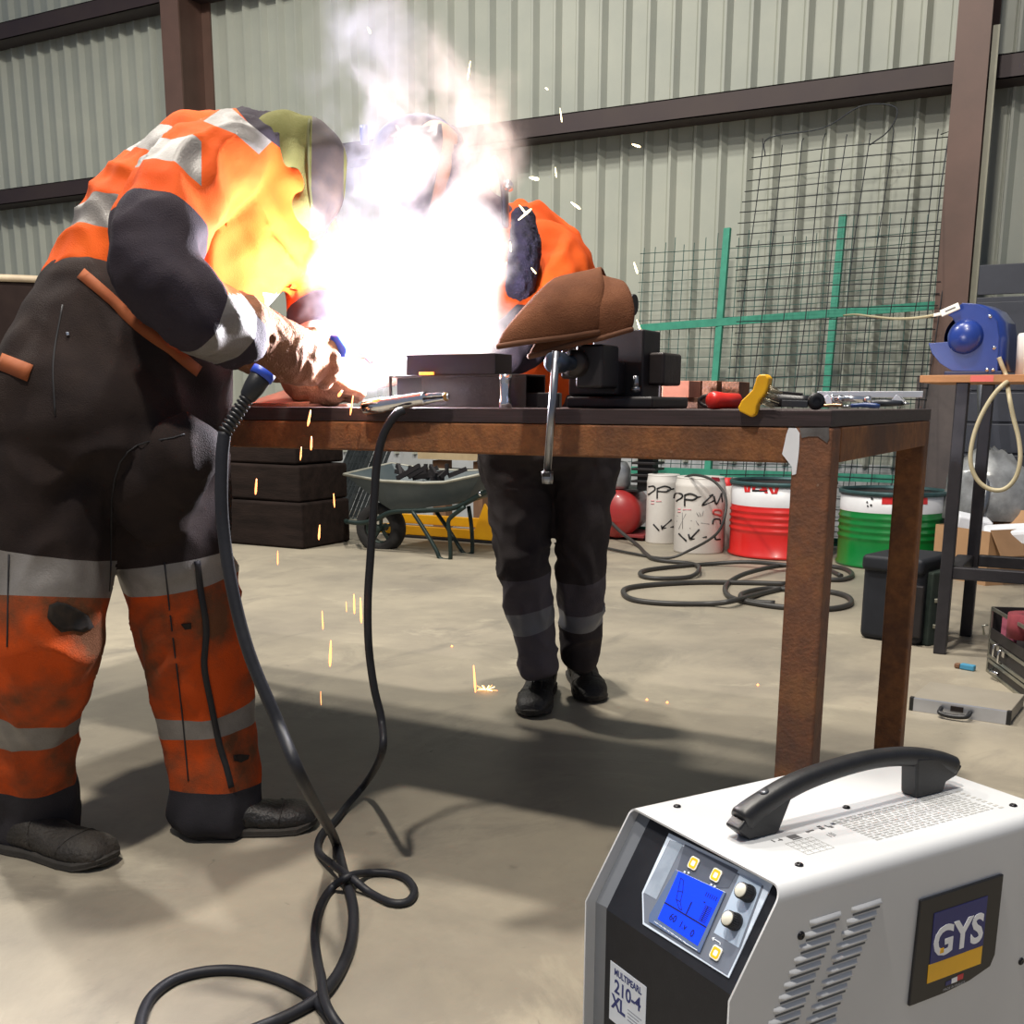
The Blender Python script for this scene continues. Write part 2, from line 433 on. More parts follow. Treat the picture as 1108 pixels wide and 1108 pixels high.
b.tube(spline([lean(-2.40, 2.72, 7.77), lean(-2.38, 2.84, 7.76), lean(-2.0, 2.86, 7.74), lean(-1.75, 2.97, 7.72), lean(-1.52, 2.93, 7.70), lean(-1.55, 2.80, 7.72), lean(-1.68, 2.72, 7.76)], 5), .0045, 5)
b.tube([lean(-1.23, 2.74, 7.76), lean(-1.17, 2.74, 7.70), lean(-1.19, 2.4, 7.70), lean(-1.2, 1.6, 7.72), lean(-1.2, .3, 7.72)], .0042, 5)
part(b, 'wire_grid', WIRE, t)
t = empty('fence_panel', (-2.2, 7.9, 0), 0, 'green painted fence frame with fine teal wire grid behind the tall black mesh', 'fence panel')
def ll(x, z, yo=7.99): return V((x, yo+.2*(z/2.3), z))
for (xa, xb, zt) in ((-2.71, -2.68, 2.27), (-1.88, -1.85, 2.30)):
    b = MB(); b.bar(ll(xa, .02, 7.96), ll(xb, zt, 7.96), .05, .03); part(b, 'post', GREENF, t)
for (za, zb) in ((1.575, 1.665), (.50, .50), (.04, .04)):
    b = MB(); b.bar(ll(-3.32, za, 7.95), ll(-1.16, zb, 7.95), .025, .055, V((0, 0, 1)))
    part(b, 'rail', GREENF, t)
b = MB(); x = -3.34; i = 0
while x < -1.1:
    zt = 2.18+random.uniform(-.01, .07)+(.08 if x > -1.9 else 0); b.tube([ll(x, .04), ll(x+.01*sin(i), zt)], .0032, 4); x += .082; i += 1
z = .06
while z < 2.2: b.tube([ll(-3.37, z, 7.985), ll(-2.2, z+.008*sin(z*20), 7.985), ll(-1.12, z+.03, 7.985)], .0032, 4); z += .0715
part(b, 'wire_grid', TEALW, t)

# ================================================================== WELDING TABLE
TX0, TX1, TY0, TY1 = -3.02, -.429, 1.90, 3.005
ZT, ZP, ZB = .992, .963, .902
t = empty('welding_table', (-1.6, 2.45, 0), 0, 'long rusty square-tube welding table with dark plate top', 'table')
b = MB(); b.span((TX0, TY0, ZP+.001), (TX1, TY1, ZT)); part(b, 'tabletop', PLATE, t, bevel=.0015)
L = .0675
for nm, a, c in (('rail', (TX0, TY0, ZB), (TX1-L-.004, TY0+.06, ZP)), ('rail', (TX0, TY1-.06, ZB), (TX1, TY1, ZP))):
    b = MB(); b.span(a, c); part(b, nm, RUST, t, bevel=.004, bseg=2)
b = MB(); b.span((TX1-.055, TY0+.07, ZB), (TX1+.004, TY1-.07, ZP)); part(b, 'rail', RUST, t, bevel=.003)
b = MB(); b.span((TX0, TY0+.07, ZB), (TX0+.06, TY1-.07, ZP)); part(b, 'rail', RUST, t, bevel=.003)
for (x, y) in ((TX1-L+.004, TY0-.002), (TX1-L, TY1-L), (TX0, TY0), (TX0, TY1-L)):
    b = MB(); b.span((x, y, .004), (x+L, y+L, ZP)); part(b, 'leg', RUST2 if y < 2 else RUST, t, bevel=.006, bseg=3)
    b = MB(); b.span((x-.02, y-.02 if y > 2 else y-.002, 0), (x+L+.01, y+L+.01, .004)); part(b, 'foot_plate', RUST2, t)
# white paint splash and bare ground weld at the leg head (thin coats on the steel)
b = MB(); s = .1805
poly = [(185, 238), (228, 240), (250, 270), (248, 350), (240, 430), (228, 515), (205, 522), (203, 470), (180, 440), (145, 395), (160, 330), (170, 280)]
pts = [P(820+x*s, 420+y*s, TY0-.0035) for x, y in poly]; back = [p+V((0, .0022, 0)) for p in pts]; n = len(pts)
b.faces(pts+back, [tuple(range(n)), tuple(range(2*n-1, n-1, -1))]+[(i, n+i, n+(i+1) % n, (i+1) % n) for i in range(n)])
o = part(b, 'paint_splash', mat('white_spilt_paint', 'e4e6ea', .5, 0, 'f0f1f3', 9), t); o['label'] = 'white spilt paint streak'
b = MB(); poly = [(250, 238), (425, 236), (428, 300), (415, 330), (400, 318), (360, 290), (300, 290), (262, 300)]
pts = [P(820+x*s, 420+y*s, TY0-.0033) for x, y in poly]; back = [p+V((0, .0022, 0)) for p in pts]; n = len(pts)
b.faces(pts+back, [tuple(range(n)), tuple(range(2*n-1, n-1, -1))]+[(i, n+i, n+(i+1) % n, (i+1) % n) for i in range(n)])
o = part(b, 'ground_patch', mat('ground_bare_steel', '8c8884', .45, .6, '5b5552', 14), t); o['label'] = 'bare ground steel patch'

# ------------------------------------------------------------------ things on the table
def stdbox(name, x0, y0, x1, y1, Y, depth, m, label, cat, parent=None, bevel=.001, group=None):
    a = P(x0, y1, Y); c = P(x1, y0, Y)
    b = MB(); b.span((a.x, Y, a.z), (c.x, Y+depth, c.z)); o = b.build(name, m, parent, bevel=bevel)
    return tag(o, label, cat, group)
# hollow section beam + beam above
YB = 1.955
t = empty('square_tube', P(495, 440, YB)); t.location.z = ZT
tag(t, 'long dark square steel tube lying on the table under the glowing arc', 'steel tube')
xa = P(421, 430, YB).x; xb = P(569, 430, YB).x; zt = P(500, 405.5, YB).z
b = MB(); th = .004; w_ = .085; h_ = zt-ZT
b.span((xa, YB, ZT+.001), (xb, YB+w_, ZT+th)); b.span((xa, YB, zt-th), (xb, YB+w_, zt)); b.span((xa+.085, YB, ZT+th), (xb, YB+th, zt-th)); b.span((xa, YB+w_-th, ZT+th), (xb, YB+w_, zt-th))
b.span((xa, YB, ZT+th), (xa+.006, YB+th, zt-th)); b.span((xa+.081, YB+.004, ZT+th), (xa+.085, YB+w_-.004, zt-th))
part(b, 'tube_wall', DARKST, t, bevel=.0008)
b = MB(); b.span((xa+.007, YB+.02, ZT+th+.001), (xa+.08, YB+.03, zt-th-.001)); part(b, 'opening_shade', BLACK, t)  # black plate stands in for the shade inside the open tube end
b = MB(); z1 = P(490, 383, YB).z; xc0 = P(438, 395, YB).x; xc1 = P(534.5, 395, YB).x
b.span((xc0, YB+.005, zt+.0005), (xc1, YB+.075, z1)); tag(b.build('steel_block', BLACK, bevel=.001), 'dark flat steel block stacked on the square tube', 'steel block')
b = MB(); p = P(547, 425, 1.93); b.lathe([(.0, ZT), (.013, ZT), (.0135, ZT+.012), (.0115, ZT+.016), (.0115, ZT+.05), (.0125, ZT+.055), (.0125, P(547, 405, 1.93).z), (0, P(547, 405, 1.93).z)], (p.x, p.y, 0), seg=24)
tag(b.build('chrome_stub', CHROME), 'short upright chrome stub in front of the square tube', 'pin')
b = MB(); p = P(581, 432, 2.02); b.bm; b.box((p.x, 2.05, ZT+.016), (.07, .09, .030), (0, 0, .4), mi=0); tag(b.build('steel_offcut', BLACK, bevel=.002), 'small dark offcut between square tube and vise', 'offcut')
# plates at left
for k, (x0, x1, yt, yb, m) in enumerate(((262, 334, 433, 440.5, COPPER),)):
    Yc = 1.935
    a = P(x0, 438, Yc); c = P(x1, 438, Yc); b = MB()
    b.span((a.x, Yc, ZT+.0005), (c.x, Yc+.16, ZT+.007))
    tag(b.build('flat_bar', COPPER, bevel=.0006), 'reddish flat bar lying at the table edge by the torch plug', 'steel bar')
a = P(266, 437, 1.95); c = P(332, 437, 1.95)
b = MB()
b.faces([(a.x, 1.945, ZT+.008), (c.x, 1.945, ZT+.008), (c.x-.004, 2.05, P(323, 423, 2.05).z), (a.x+.03, 2.05, P(285, 422, 2.05).z), (a.x, 1.955, ZT+.007), (c.x, 1.955, ZT+.007), (c.x-.004, 2.06, P(323, 423, 2.05).z-.003), (a.x+.03, 2.06, P(285, 422, 2.05).z-.003)],
        [(0, 1, 2, 3), (4, 7, 6, 5), (0, 4, 5, 1), (1, 5, 6, 2), (2, 6, 7, 3), (3, 7, 4, 0)])
b.span((a.x+.05, 2.055, ZT+.0005), (a.x+.12, 2.075, ZT+.03))
tag(b.build('steel_plate', COPPER, bevel=.0006), 'sloping copper-red plate propped above the flat bar', 'steel plate')

# chrome ground clamp hanging over the edge
t = empty('electrode_holder', P(440, 437, 1.86)); tag(t, 'chrome ground clamp lying on the front edge of the table', 'ground clamp')
YC = 1.885
def pc(x, y, dY=0): return P(x, y, YC+dY)
b = MB(); pts = [pc(393, 442), pc(396, 441), pc(416, 438.5), pc(418, 438), pc(458, 431.5), pc(461, 431)]; mm = px2m(pts[0])
b.tube(pts, [5.6*mm, 8.4*mm, 8.4*mm, 7.4*mm, 7.2*mm, 6.8*mm], 20); part(b, 'body', CHROME, t, bevel=0)
b = MB()
for dy, dd in ((-2.5, 0), (2.8, .0)):
    b.tube(spline([pc(458, 432+dy), pc(468, 430.5+dy), pc(478, 429.5+dy*.8), pc(486, 429+dy*.3)], 4), [3.0*mm]*4+[2.6*mm]*4+[2.4*mm]*4+[2*mm], 10)
part(b, 'jaw', CHROME, t)
b = MB(); b.tube([pc(461, 431.5), pc(480, 430)], [3.0*mm, 2.4*mm], 10); part(b, 'insulator', BPLAST, t)
b = MB(); b.lathe([(0, 0), (4.2*mm, 0), (4.6*mm, 1.5*mm), (4.2*mm, 3*mm), (0, 3*mm)], pc(484, 429), V((-1, 0, -.1)), 16); part(b, 'jaw_tip', mat('brass', 'b08a54', .3, 1), t)

# ------------------------------------------------------------------ VISE
t = empty('bench_vise', (P(650, 440, 2.02).x, 2.02, ZT), 0, 'heavy black bench vise bolted near the table front with long chrome handle', 'vise')
def W(x, y, Y): return P(x, y, Y)
def pb(nm, x0, y0, x1, y1, Y0, Y1, m=BLACK, bev=.006, zb=None):
    a = P(x0, y1, Y0); c = P(x1, y0, Y0); b = MB(); b.span((a.x, Y0, a.z if zb is None else zb), (c.x, Y1, c.z)); return part(b, nm, m, t, bevel=bev, bseg=3)
pb('base', 612, 429, 706, 443, 1.97, 2.17, BLACK, .006, ZT+.0005)
pb('body', 614, 390, 668, 429, 1.99, 2.16, BLACK, .008)
pb('slide', 622, 372, 652, 420, 1.91, 1.99, BLACK, .006)
pb('rear_jaw', 640, 356, 697, 431, 2.03, 2.12, BLACK, .004)
pb('front_jaw', 606, 372, 650, 410, 1.925, 1.985, BLACK, .006)
pb('anvil', 698, 381, 719, 417, 2.06, 2.16, DARKST, .006)
b = MB(); b.cyl(W(688, 421, 2.0), W(688, 407, 2.0), .0055, seg=14); b.cyl(W(688, 424, 2.0), W(688, 419, 2.0), .009, seg=6); part(b, 'clamp_bolt', STEEL, t)
# knob above behind the gloves
b = MB(); b.cyl(W(668, 330, 2.10), W(681, 330, 2.10), .017, seg=20); b.cyl(W(679, 330, 2.10), W(687, 330, 2.10), .021, seg=20); b.bar(W(672, 330, 2.1), W(672, 360, 2.1), .02); part(b, 'lock_knob', BLACK, t, bevel=.002)
hd = P(599, 392, 1.835); ax = V((.14, 1, .0)).normalized()
b = MB(); b.lathe([(0, 0), (.014, 0), (.018, .004), (.019, .012), (.019, .036), (.015, .042), (.0135, .06), (.0135, .12), (0, .12)], hd-V((0, .012, 0)), ax, 28); part(b, 'screw', mat('blue_grey_steel', '4a5566', .35, .8, '5b6675', 12), t)
b = MB(); b.lathe([(.0139, .055), (.024, .058), (.026, .07), (.026, .1), (.0139, .104)], hd, ax, 28); part(b, 'collar', DARKST, t)
b = MB(); b.tube([P(602, 380, 1.826), P(592, 512, 1.826)], .0072, 18); b.lathe([(0, 0), (.009, .001), (.0105, .008), (.0105, .02), (.0085, .024), (0, .024)], P(592.3, 524, 1.826), (P(593, 500, 1.826)-P(592.3, 524, 1.826)), 18); part(b, 'handle_bar', STEEL, t)
b = MB(); b.lathe([(.0073, 0), (.011, .001), (.011, .01), (.0073, .011)], P(592.2, 516, 1.826), (P(593, 500, 1.826)-P(592.3, 524, 1.826)), 18); part(b, 'handle_collar', BLACK, t)

# ---- two suede welding gauntlets thrown over the vise
def gaunt(name, secs, label, seed):
    # secs: (cx,cy,Y,halfwidth px,angle deg of width axis in image, thickness m)
    b = MB(); seg = 40; rings = []
    for (cx, cy, Y, hw, ang, th) in secs:
        c = P(cx, cy, Y); mm = px2m(c); wx = (r2*cos(radians(ang))-d2*sin(radians(ang)))*hw*mm
        nrm = wx.cross(V((0, 0, 1))); nrm = (-(c-CAM)).normalized()
        ring = []
        for k in range(seg):
            a = 2*pi*k/seg; ex = abs(cos(a))**.75*(1 if cos(a) > 0 else -1)
            p = c+wx*ex+nrm*th*sin(a)*(1 if abs(sin(a))<2 else 1)
            p += nrm*.006*noise.noise(V((p.x*22, p.z*22, seed)))+V((0, 0, .004*noise.noise(V((p.x*14, seed, p.z*14)))))
            ring.append(p)
        rings.append(ring)
    n = len(rings); vs = [p for r in rings for p in r]; fs = []
    for i in range(n-1):
        for k in range(seg): fs.append((i*seg+k, i*seg+(k+1) % seg, (i+1)*seg+(k+1) % seg, (i+1)*seg+k))
    fs.append(tuple((n-1)*seg+k for k in range(seg)))
    b.faces(vs, fs, smooth=True)
    o = b.build(name, LEATH); s = o.modifiers.new('s', 'SOLIDIFY'); s.thickness = .0045; s.offset = 0
    q = o.modifiers.new('sub', 'SUBSURF'); q.levels = 1; q.render_levels = 1
    tag(o, label, 'work glove', 'suede gauntlets on the vise')
    h = MB(); h.tube(rings[0], .0052, 8, closed=True); h.build('hem', mat('suede_hem', '54331f', .9, 0, '6b452e', 12), o)
    return o
gaunt('leather_gauntlet', [(593, 367, 1.855, 55, 8, .016), (597, 354, 1.865, 55, 8, .024), (607, 335, 1.885, 47, 7, .033), (615, 316, 1.91, 39, 9, .036), (622, 300, 1.95, 29, 12, .034), (628, 293, 2.0, 22, 14, .026), (636, 300, 2.05, 20, 10, .02), (642, 320, 2.08, 16, 5, .012)],
      'upper brown suede gauntlet draped over the vise with its cuff open', 1.0)
gaunt('leather_gauntlet', [(628, 371, 1.895, 57, 15, .015), (632, 358, 1.905, 57, 16, .021), (640, 337, 1.92, 46, 16, .028), (646, 318, 1.95, 34, 14, .03), (650, 303, 1.99, 24, 0, .028), (652, 297, 2.03, 18, -20, .022), (660, 308, 2.09, 14, -20, .016), (664, 326, 2.11, 10, 0, .01)],
      'lower brown suede gauntlet showing under and right of the other', 4.0)

# ---- scraps and tools at the right end
t = empty('steel_bracket', (P(690, 440, 2.3).x, 2.3, ZT)); tag(t, 'rusty flat bracket with lit copper-coloured block behind the vise', 'bracket')
def sb(nm, x0, y0, x1, y1, Y, d, m, zb=None, bev=.001):
    a = P(x0, y1, Y); c = P(x1, y0, Y); b = MB(); b.span((a.x, Y, ZT+.0005 if zb else a.z), (c.x, Y+d, c.z)); return part(b, nm, m, t, bevel=bev)
sb('base_bar', 700, 430, 755, 442, 2.3, .08, RUST2, 1); o = sb('block', 716, 412, 746, 430, 2.27, .07, COPPER); o['label'] = 'lit copper-coloured block'
sb('stub', 706, 412, 715, 430, 2.32, .03, BLACK)
b = MB(); 
for (x0, y0, x1, y1) in ((748, 412, 758, 441), (759, 412, 776, 441), (780, 413, 800, 441)):
    a = P(x0, y1, 2.42); c = P(x1, y0, 2.42); b.span((a.x, 2.42, ZT+.0005), (c.x, 2.5, c.z))
tag(b.build('channel_offcut', RUST2, bevel=.001), 'upright brown channel offcut behind the red-handled tool', 'offcut')
# red-handled tool
t = empty('grinder_handle', (P(790, 440, 2.0).x, 2.0, ZT)); tag(t, 'red rounded tool grip lying left of the yellow brush', 'hand tool')
a = P(776, 434, 1.975); mm = px2m(a); c = P(805, 434.5, 2.03)
b = MB(); b.lathe([(0, 0), (5*mm, .2*mm), (8.5*mm, 2.5*mm), (9.8*mm, 7*mm), (9.6*mm, 12*mm), (8.4*mm, 20*mm), (8.2*mm, 40*mm), (0, 40*mm)], a-V((.012, .012, -.001)), (c-a), 28); part(b, 'grip', mat('red_plastic', 'd42a22', .35, 0, 'dd3328', 6), t)
b = MB(); b.tube(spline([P(776, 441, 2.02), P(763, 439, 2.02), P(757, 434, 2.02), P(762, 429, 2.02), P(775, 428, 2.02)], 5), .004, 8); part(b, 'wire_bail', DARKST, t)
# yellow brush with steel bristles
t = empty('wire_brush', (P(818, 440, 1.9).x, 1.9, ZT)); tag(t, 'yellow plastic wire brush with steel bristles standing at the table edge', 'wire brush')
YY = 1.885
s = .1805; out = [(560, 140), (600, 138), (620, 160), (612, 215), (595, 255), (565, 290), (545, 330), (540, 375), (515, 397), (440, 360), (432, 340), (455, 295), (490, 262), (520, 232), (535, 190), (545, 155)]
b = MB(); b.prism(out, lambda x, y, tt: P(720+x*s, 380+y*s, YY)+V((0, tt, 0)), 0, .026); part(b, 'handle', YELT, t, bevel=.005, bseg=3)
b = MB()
for i in range(70):
    u = random.random(); vv = random.random()
    p = P(720+(612-u*75)*s, 380+(200+u*105)*s, YY+.004+vv*.016)
    q = P(720+(690-u*35+random.uniform(-25, 20))*s, 380+(232+u*105+random.uniform(-12, 12))*s, YY+.004+vv*.03)
    b.tube([p, q], .0007, 4)
o = part(b, 'bristles', mat('bristle_wire', '8a8272', .4, .8, 'aaa08a', 30), t); o['kind'] = 'stuff'
# black clamp tool
t = empty('angle_grinder', (P(860, 440, 2.0).x, 2.0, ZT)); tag(t, 'black plastic tool body lying behind the wire brush', 'power tool')
YG = 2.02
b = MB(); mm = px2m(P(860, 440, YG)); b.tube([P(835, 434, YG), P(846, 433, YG), P(868, 434, YG), P(876, 434, YG)], [6.5*mm, 7.5*mm, 6.6*mm, 5.5*mm], 20); part(b, 'body', BPLAST, t)
b = MB(); b.lathe([(4*mm, 0), (8.6*mm, 0), (9*mm, 2*mm), (9*mm, 5*mm), (7.6*mm, 6*mm), (0, 3*mm)], P(884, 434.2, YG-.03), V((-.5, .9, 0)), 26)
b.lathe([(0, 1*mm), (6*mm, 1*mm)], P(884, 434.2, YG-.03), V((-.5, .9, 0)), 20); part(b, 'guard', BPLAST, t)
b = MB(); b.bar(P(843, 424.5, YG), P(868, 427, YG), .012, .006); part(b, 'switch_lever', BPLAST, t, bevel=.001)
b = MB(); b.bar(P(846, 436.5, YG-.035), P(874, 437.5, YG-.035), .004, .012); part(b, 'lever', mat('grey_black_plastic', '34363b', .4), t, bevel=.001)
# silver square bar, chrome clamp, blue pliers
YR = 2.35
a = P(884, 434, YR); c = P(994, 427.5, YR)
b = MB(); b.bar((a.x, YR, ZT+.03), (c.x, YR+.05, ZT+.031), .013); b.bar((a.x+.02, YR+.005, ZT+.0125), (a.x+.03, YR+.005, ZT+.023), .03, .02); b.bar((c.x-.05, YR+.045, ZT+.0125), (c.x-.04, YR+.045, ZT+.024), .03, .02)
tag(b.build('clamp_rail', mat('white_steel_bar', 'd6d8dc', .35, .6), bevel=.001), 'pale steel bar at the back right of the table resting on blocks', 'steel bar')
t = empty('bar_clamp', (P(920, 440, 2.1).x, 2.1, ZT)); tag(t, 'chrome screw clamp with brass end near the right table corner', 'clamp')
YK = 2.1; mm = px2m(P(920, 438, YK))
b = MB(); b.tube([P(903, 431, YK), P(938, 432, YK)], [3.2*mm, 3.2*mm], 14); b.lathe([(0, 0), (5*mm, 0), (5*mm, 4*mm), (0, 4*mm)], P(907, 432.5, YK), V((1, 0, 0)), 18); b.lathe([(0, 0), (4.4*mm, 0), (4.4*mm, 6*mm), (0, 6*mm)], P(936, 432.8, YK), V((1, 0, 0)), 6)
b.tube([P(900, 427, YK), P(903, 441, YK)], 1.6*mm, 10); part(b, 'screw', CHROME, t)
b = MB(); b.tube(spline([P(886, 436, YK-.03), P(892, 439, YK-.03), P(902, 438.5, YK-.03), P(912, 439, YK-.03)], 4), 1.9*mm, 10); b.lathe([(1.6*mm, 0), (4.3*mm, .5*mm), (4.3*mm, 2.6*mm), (1.6*mm, 3*mm)], P(889, 437.2, YK-.03), V((0, 1, .2)), 18); part(b, 'swivel', mat('brass_clamp', 'a58566', .35, .9, '8b6f58', 30), t)
t = empty('pliers', (P(935, 440, 2.03).x, 2.0, ZT)); tag(t, 'pliers with dark blue grips beside the chrome clamp', 'pliers')
YQ = 1.99; mm = px2m(P(930, 440, YQ))
for dy in (0, .03):
    b = MB(); b.tube(spline([P(921, 439, YQ+dy), P(935, 438.3, YQ+dy*1.3), P(952, 439.5, YQ+dy*1.5)], 4), [2.2*mm]*4+[2.8*mm]*4+[2.1*mm], 10); part(b, 'grip', mat('navy_grip', '22396b', .4), t)
b = MB(); b.tube([P(922, 439.4, YQ+.015), P(912, 440, YQ+.012)], [2*mm, 1.2*mm], 10); part(b, 'jaw', STEEL, t)
t = empty('small_grinder', (P(965, 440, 2.2).x, 2.2, ZT)); tag(t, 'dark tool body under the pale bar at the right table end', 'hand tool')
b = MB(); mm = px2m(P(960, 436, 2.2)); b.tube([P(938, 436.5, 2.2), P(958, 436, 2.2), P(976, 436.5, 2.2)], [3.2*mm, 3.9*mm, 2.8*mm], 16); part(b, 'body', mat('grey_tool', '2c2f36', .4), t)
b = MB(); b.tube([P(976, 436.5, 2.2), P(984, 437, 2.2)], [2*mm, 1.2*mm], 12); part(b, 'nose', STEEL, t)
# ================================================================== WELDING MACHINE
WA = radians(-31.3); vx = V((cos(WA), sin(WA), 0)); vy = V((-sin(WA), cos(WA), 0)); WO = V((-.545, 1.344, 0)); vz = V((0, 0, 1))
t = empty('welding_machine', WO, WA, 'white and charcoal portable welding machine with blue display, standing in the foreground', 'welding machine')
WW, WL, WH = .30, .508, .45; CH = (-.075, .326)
def loc(p): return p[0], p[1], p[2]
def lp(nm, b, m, par=None, **k):     # built in machine-local coordinates
    return b.build(nm, m, par or t, **k)
# sheet shell: profile loops
def shell(th):
    b = MB(); N = 8; R = .018
    prof = [(0, .03)]   # cross-section x,z outer
    sec = []
    sec.append((0, .035)); sec.append((0, WH-R*.5))
    for k in range(1, N): a = pi-(pi/2)*k/N; sec.append((R*.5+R*.5*cos(a), WH-R*.5+R*.5*sin(a)))
    sec.append((R*.5, WH)); sec.append((WW-R, WH))
    for k in range(1, N+1): a = pi/2-(pi/2)*k/N; sec.append((WW-R+R*cos(a), WH-R+R*sin(a)))
    sec.append((WW, .035))
    def yfront(z):
        if z >= CH[1]: return CH[0]*(WH-z)/(WH-CH[1])
        return CH[0]
    # outer sheet as quads strip with extra z rows along sides
    pts = []
    for (x, z) in sec: pts.append((x, z))
    full = [(0, .035), (0, CH[1])]+pts[1:-1]+[(WW, CH[1]), (WW, .035)]
    vs = []; fs = []
    for x, z in full: vs += [(x, yfront(z), z), (x, WL, z)]
    for i in range(len(full)-1): fs.append((2*i, 2*i+1, 2*i+3, 2*i+2))
    b.faces(vs, fs, smooth=True)
    return b
b = shell(0); o = lp('housing', b, WHITEP); s = o.modifiers.new('s', 'SOLIDIFY'); s.thickness = .0028; s.offset = -1; s.use_even_offset = True
o.modifiers.new('e', 'EDGE_SPLIT').split_angle = radians(35)
# base tray & rear plate
b = MB(); b.span((.003, CH[0]+.02, .02), (WW-.003, WL-.01, .05)); lp('base_tray', b, CHARC, bevel=.003)
b = MB(); b.span((.003, WL-.03, .05), (WW-.003, WL-.02, WH-.003)); lp('rear_panel', b, CHARC, bevel=.003)
for x in (.04, WW-.04):
    for y in (0.0, WL-.06):
        b = MB(); b.lathe([(0, 0), (.016, 0), (.02, .02), (0, .02)], (x, y, 0), seg=16); lp('rubber_foot', b, RUBBER)
# front panel (recessed)
REC = .016
b = MB(); ey, ez = CH[0]/.14499, (CH[1]-WH)/.14499
prof = [(REC*.9, WH-.004), (CH[0]+REC, CH[1]-.004), (CH[0]+REC, .05), (.06, .05), (.06, WH-.004)]
XL, XR = .029, WW-.0035
p_a = V((0, prof[0][0], prof[0][1])); p_b = V((0, prof[1][0], prof[1][1])); e_p = (p_b-p_a).normalized(); n_p = V((0, e_p.z, -e_p.y)); n_p = -n_p if n_p.y > 0 else n_p; l_p = (p_b-p_a).length
b.prism([(XL, 0), (XR-.016, 0), (XR-.005, .005), (XR, .018), (XR, l_p), (XL, l_p)], lambda x, s, tt: V((x, 0, 0))+p_a+e_p*s+n_p*tt, -.006, 0)
lp('front_panel', b, CHARC)
b = MB(); b.span((XL, CH[0]+REC, .05), (XR, CH[0]+REC+.006, CH[1]-.004)); lp('lower_panel', b, CHARC)
b = MB(); b.faces([(.003, y, z) for y, z in prof]+[(XL, y+.004, z) for y, z in prof], [(0, 1, 2, 3, 4), (9, 8, 7, 6, 5)]+[(i, (i+1) % 5, 5+(i+1) % 5, 5+i) for i in range(5)])
lp('side_liner', b, mat('grey_liner', '6f7379', .4, 0, '757980', 9))
# chamfer plane frame : local x, slope s measured from top edge, lift h
nrmL = V((0, -.857, .516)).normalized(); eL = V((0, -.5163, -.8564)); o0 = V((0, REC*.857*.857, WH-REC*.857*.516))
# true plane of the recessed panel
pA = V((0, prof[0][0], prof[0][1])); pB = V((0, prof[1][0], prof[1][1])); eL = (pB-pA).normalized(); nrmL = V((0, eL.z, -eL.y)); nrmL = -nrmL if nrmL.y > 0 else nrmL
Rw = Matrix((vx, vy, vz)).transposed()
nW = Rw@nrmL; pAW = WO+Rw@pA
def ch(x, y):      # photo pixel on the recessed sloping panel -> (x, s)
    q = Rw.transposed()@(on_plane(x, y, nW, pAW)-WO); return q.x, (q-pA).dot(eL)
def CP(x, s, h=0): return V((x, 0, 0))+pA+eL*s+nrmL*h
sc_ = 170/1108
def cz(x, y): return ch(680+x*sc_, 900+y*sc_)
def plate(nm, poly, h0, h1, m, par=None, bevel=0, raw=False):
    b = MB(); pp = poly if raw else [cz(*q) for q in poly]
    b.prism(pp, lambda x, s, tt: CP(x, s, tt), h0, h1); return lp(nm, b, m, par, bevel=bevel)
o = plate('control_panel', [(290, 10), (1022, 368), (712, 1035), (105, 655), (100, 430)], 0, .0016, mat('panel_edge_white', 'c8d4e4', .35), bevel=.0006)
plate('control_inlay', [(300, 60), (960, 385), (800, 820), (705, 1015), (118, 640), (112, 440)], .0016, .0020, mat('panel_grey', '6b7280', .4, 0, '727a88', 5), o)
plate('silver_window', [(305, 62), (392, 90), (205, 480), (118, 432)], .0020, .0023, mat('panel_pale', 'a9b6c6', .35, 0, '8c98a8', 14), o)
plate('knob_field', [(795, 300), (950, 372), (785, 822), (610, 715), (700, 520)], .0020, .0023, mat('panel_pale_blue', 'a8b8cc', .35), o)
plate('button_field', [(405, 92), (782, 275), (715, 400), (600, 400), (350, 280)], .0020, .0024, mat('panel_dark_grey', '525865', .4), o)
d = plate('display_bezel', [(345, 270), (700, 432), (515, 862), (155, 640), (160, 590)], .0022, .0040, mat('display_clear_bezel', '56688c', .15, 0, '64779c', 9, coat=.5), bevel=.001)
SCR = [(370, 285), (682, 430), (503, 810), (222, 620)]
plate('screen', SCR, .0040, .0044, mat('blue_screen', '0b2fd0', .3, 0, '0f3ae0', 2, emit='0a35ff', es=.85), d)
# glyphs on the screen
q = [cz(*z) for z in SCR]
def scp(u, v): # u right 0..1, v down 0..1
    x = (q[0][0]*(1-u)+q[1][0]*u)*(1-v)+(q[3][0]*(1-u)+q[2][0]*u)*v
    s = (q[0][1]*(1-u)+q[1][1]*u)*(1-v)+(q[3][1]*(1-u)+q[2][1]*u)*v; return x, s
GLY = mat('lcd_dark', '04104f', .5)
b = MB()
def ln(u0, v0, u1, v1, w):
    a = CP(*scp(u0, v0), .0045); c = CP(*scp(u1, v1), .0045); b.bar(a, c, w, .0002, nrmL)
def ln2(u0, v0, u1, v1, w):
    a = CP(*scp(u0, v0), .00455); c = CP(*scp(u1, v1), .00455); dd = (c-a).normalized(); sd = dd.cross(nrmL)*w*.9; up_ = nrmL*.0001
    b.faces([a+sd-up_, c+sd-up_, c-sd-up_, a-sd-up_, a+sd+up_, c+sd+up_, c-sd+up_, a-sd+up_], [(0, 1, 2, 3), (7, 6, 5, 4), (0, 4, 5, 1), (1, 5, 6, 2), (2, 6, 7, 3), (3, 7, 4, 0)])
ln2(.0, .66, 1, .66, .0012); ln2(.52, .40, .52, .64, .0012)
pen = [(.10, .10), (.18, .12), (.26, .32), (.30, .50), (.40, .62), (.34, .62), (.20, .50), (.16, .34), (.10, .10)]
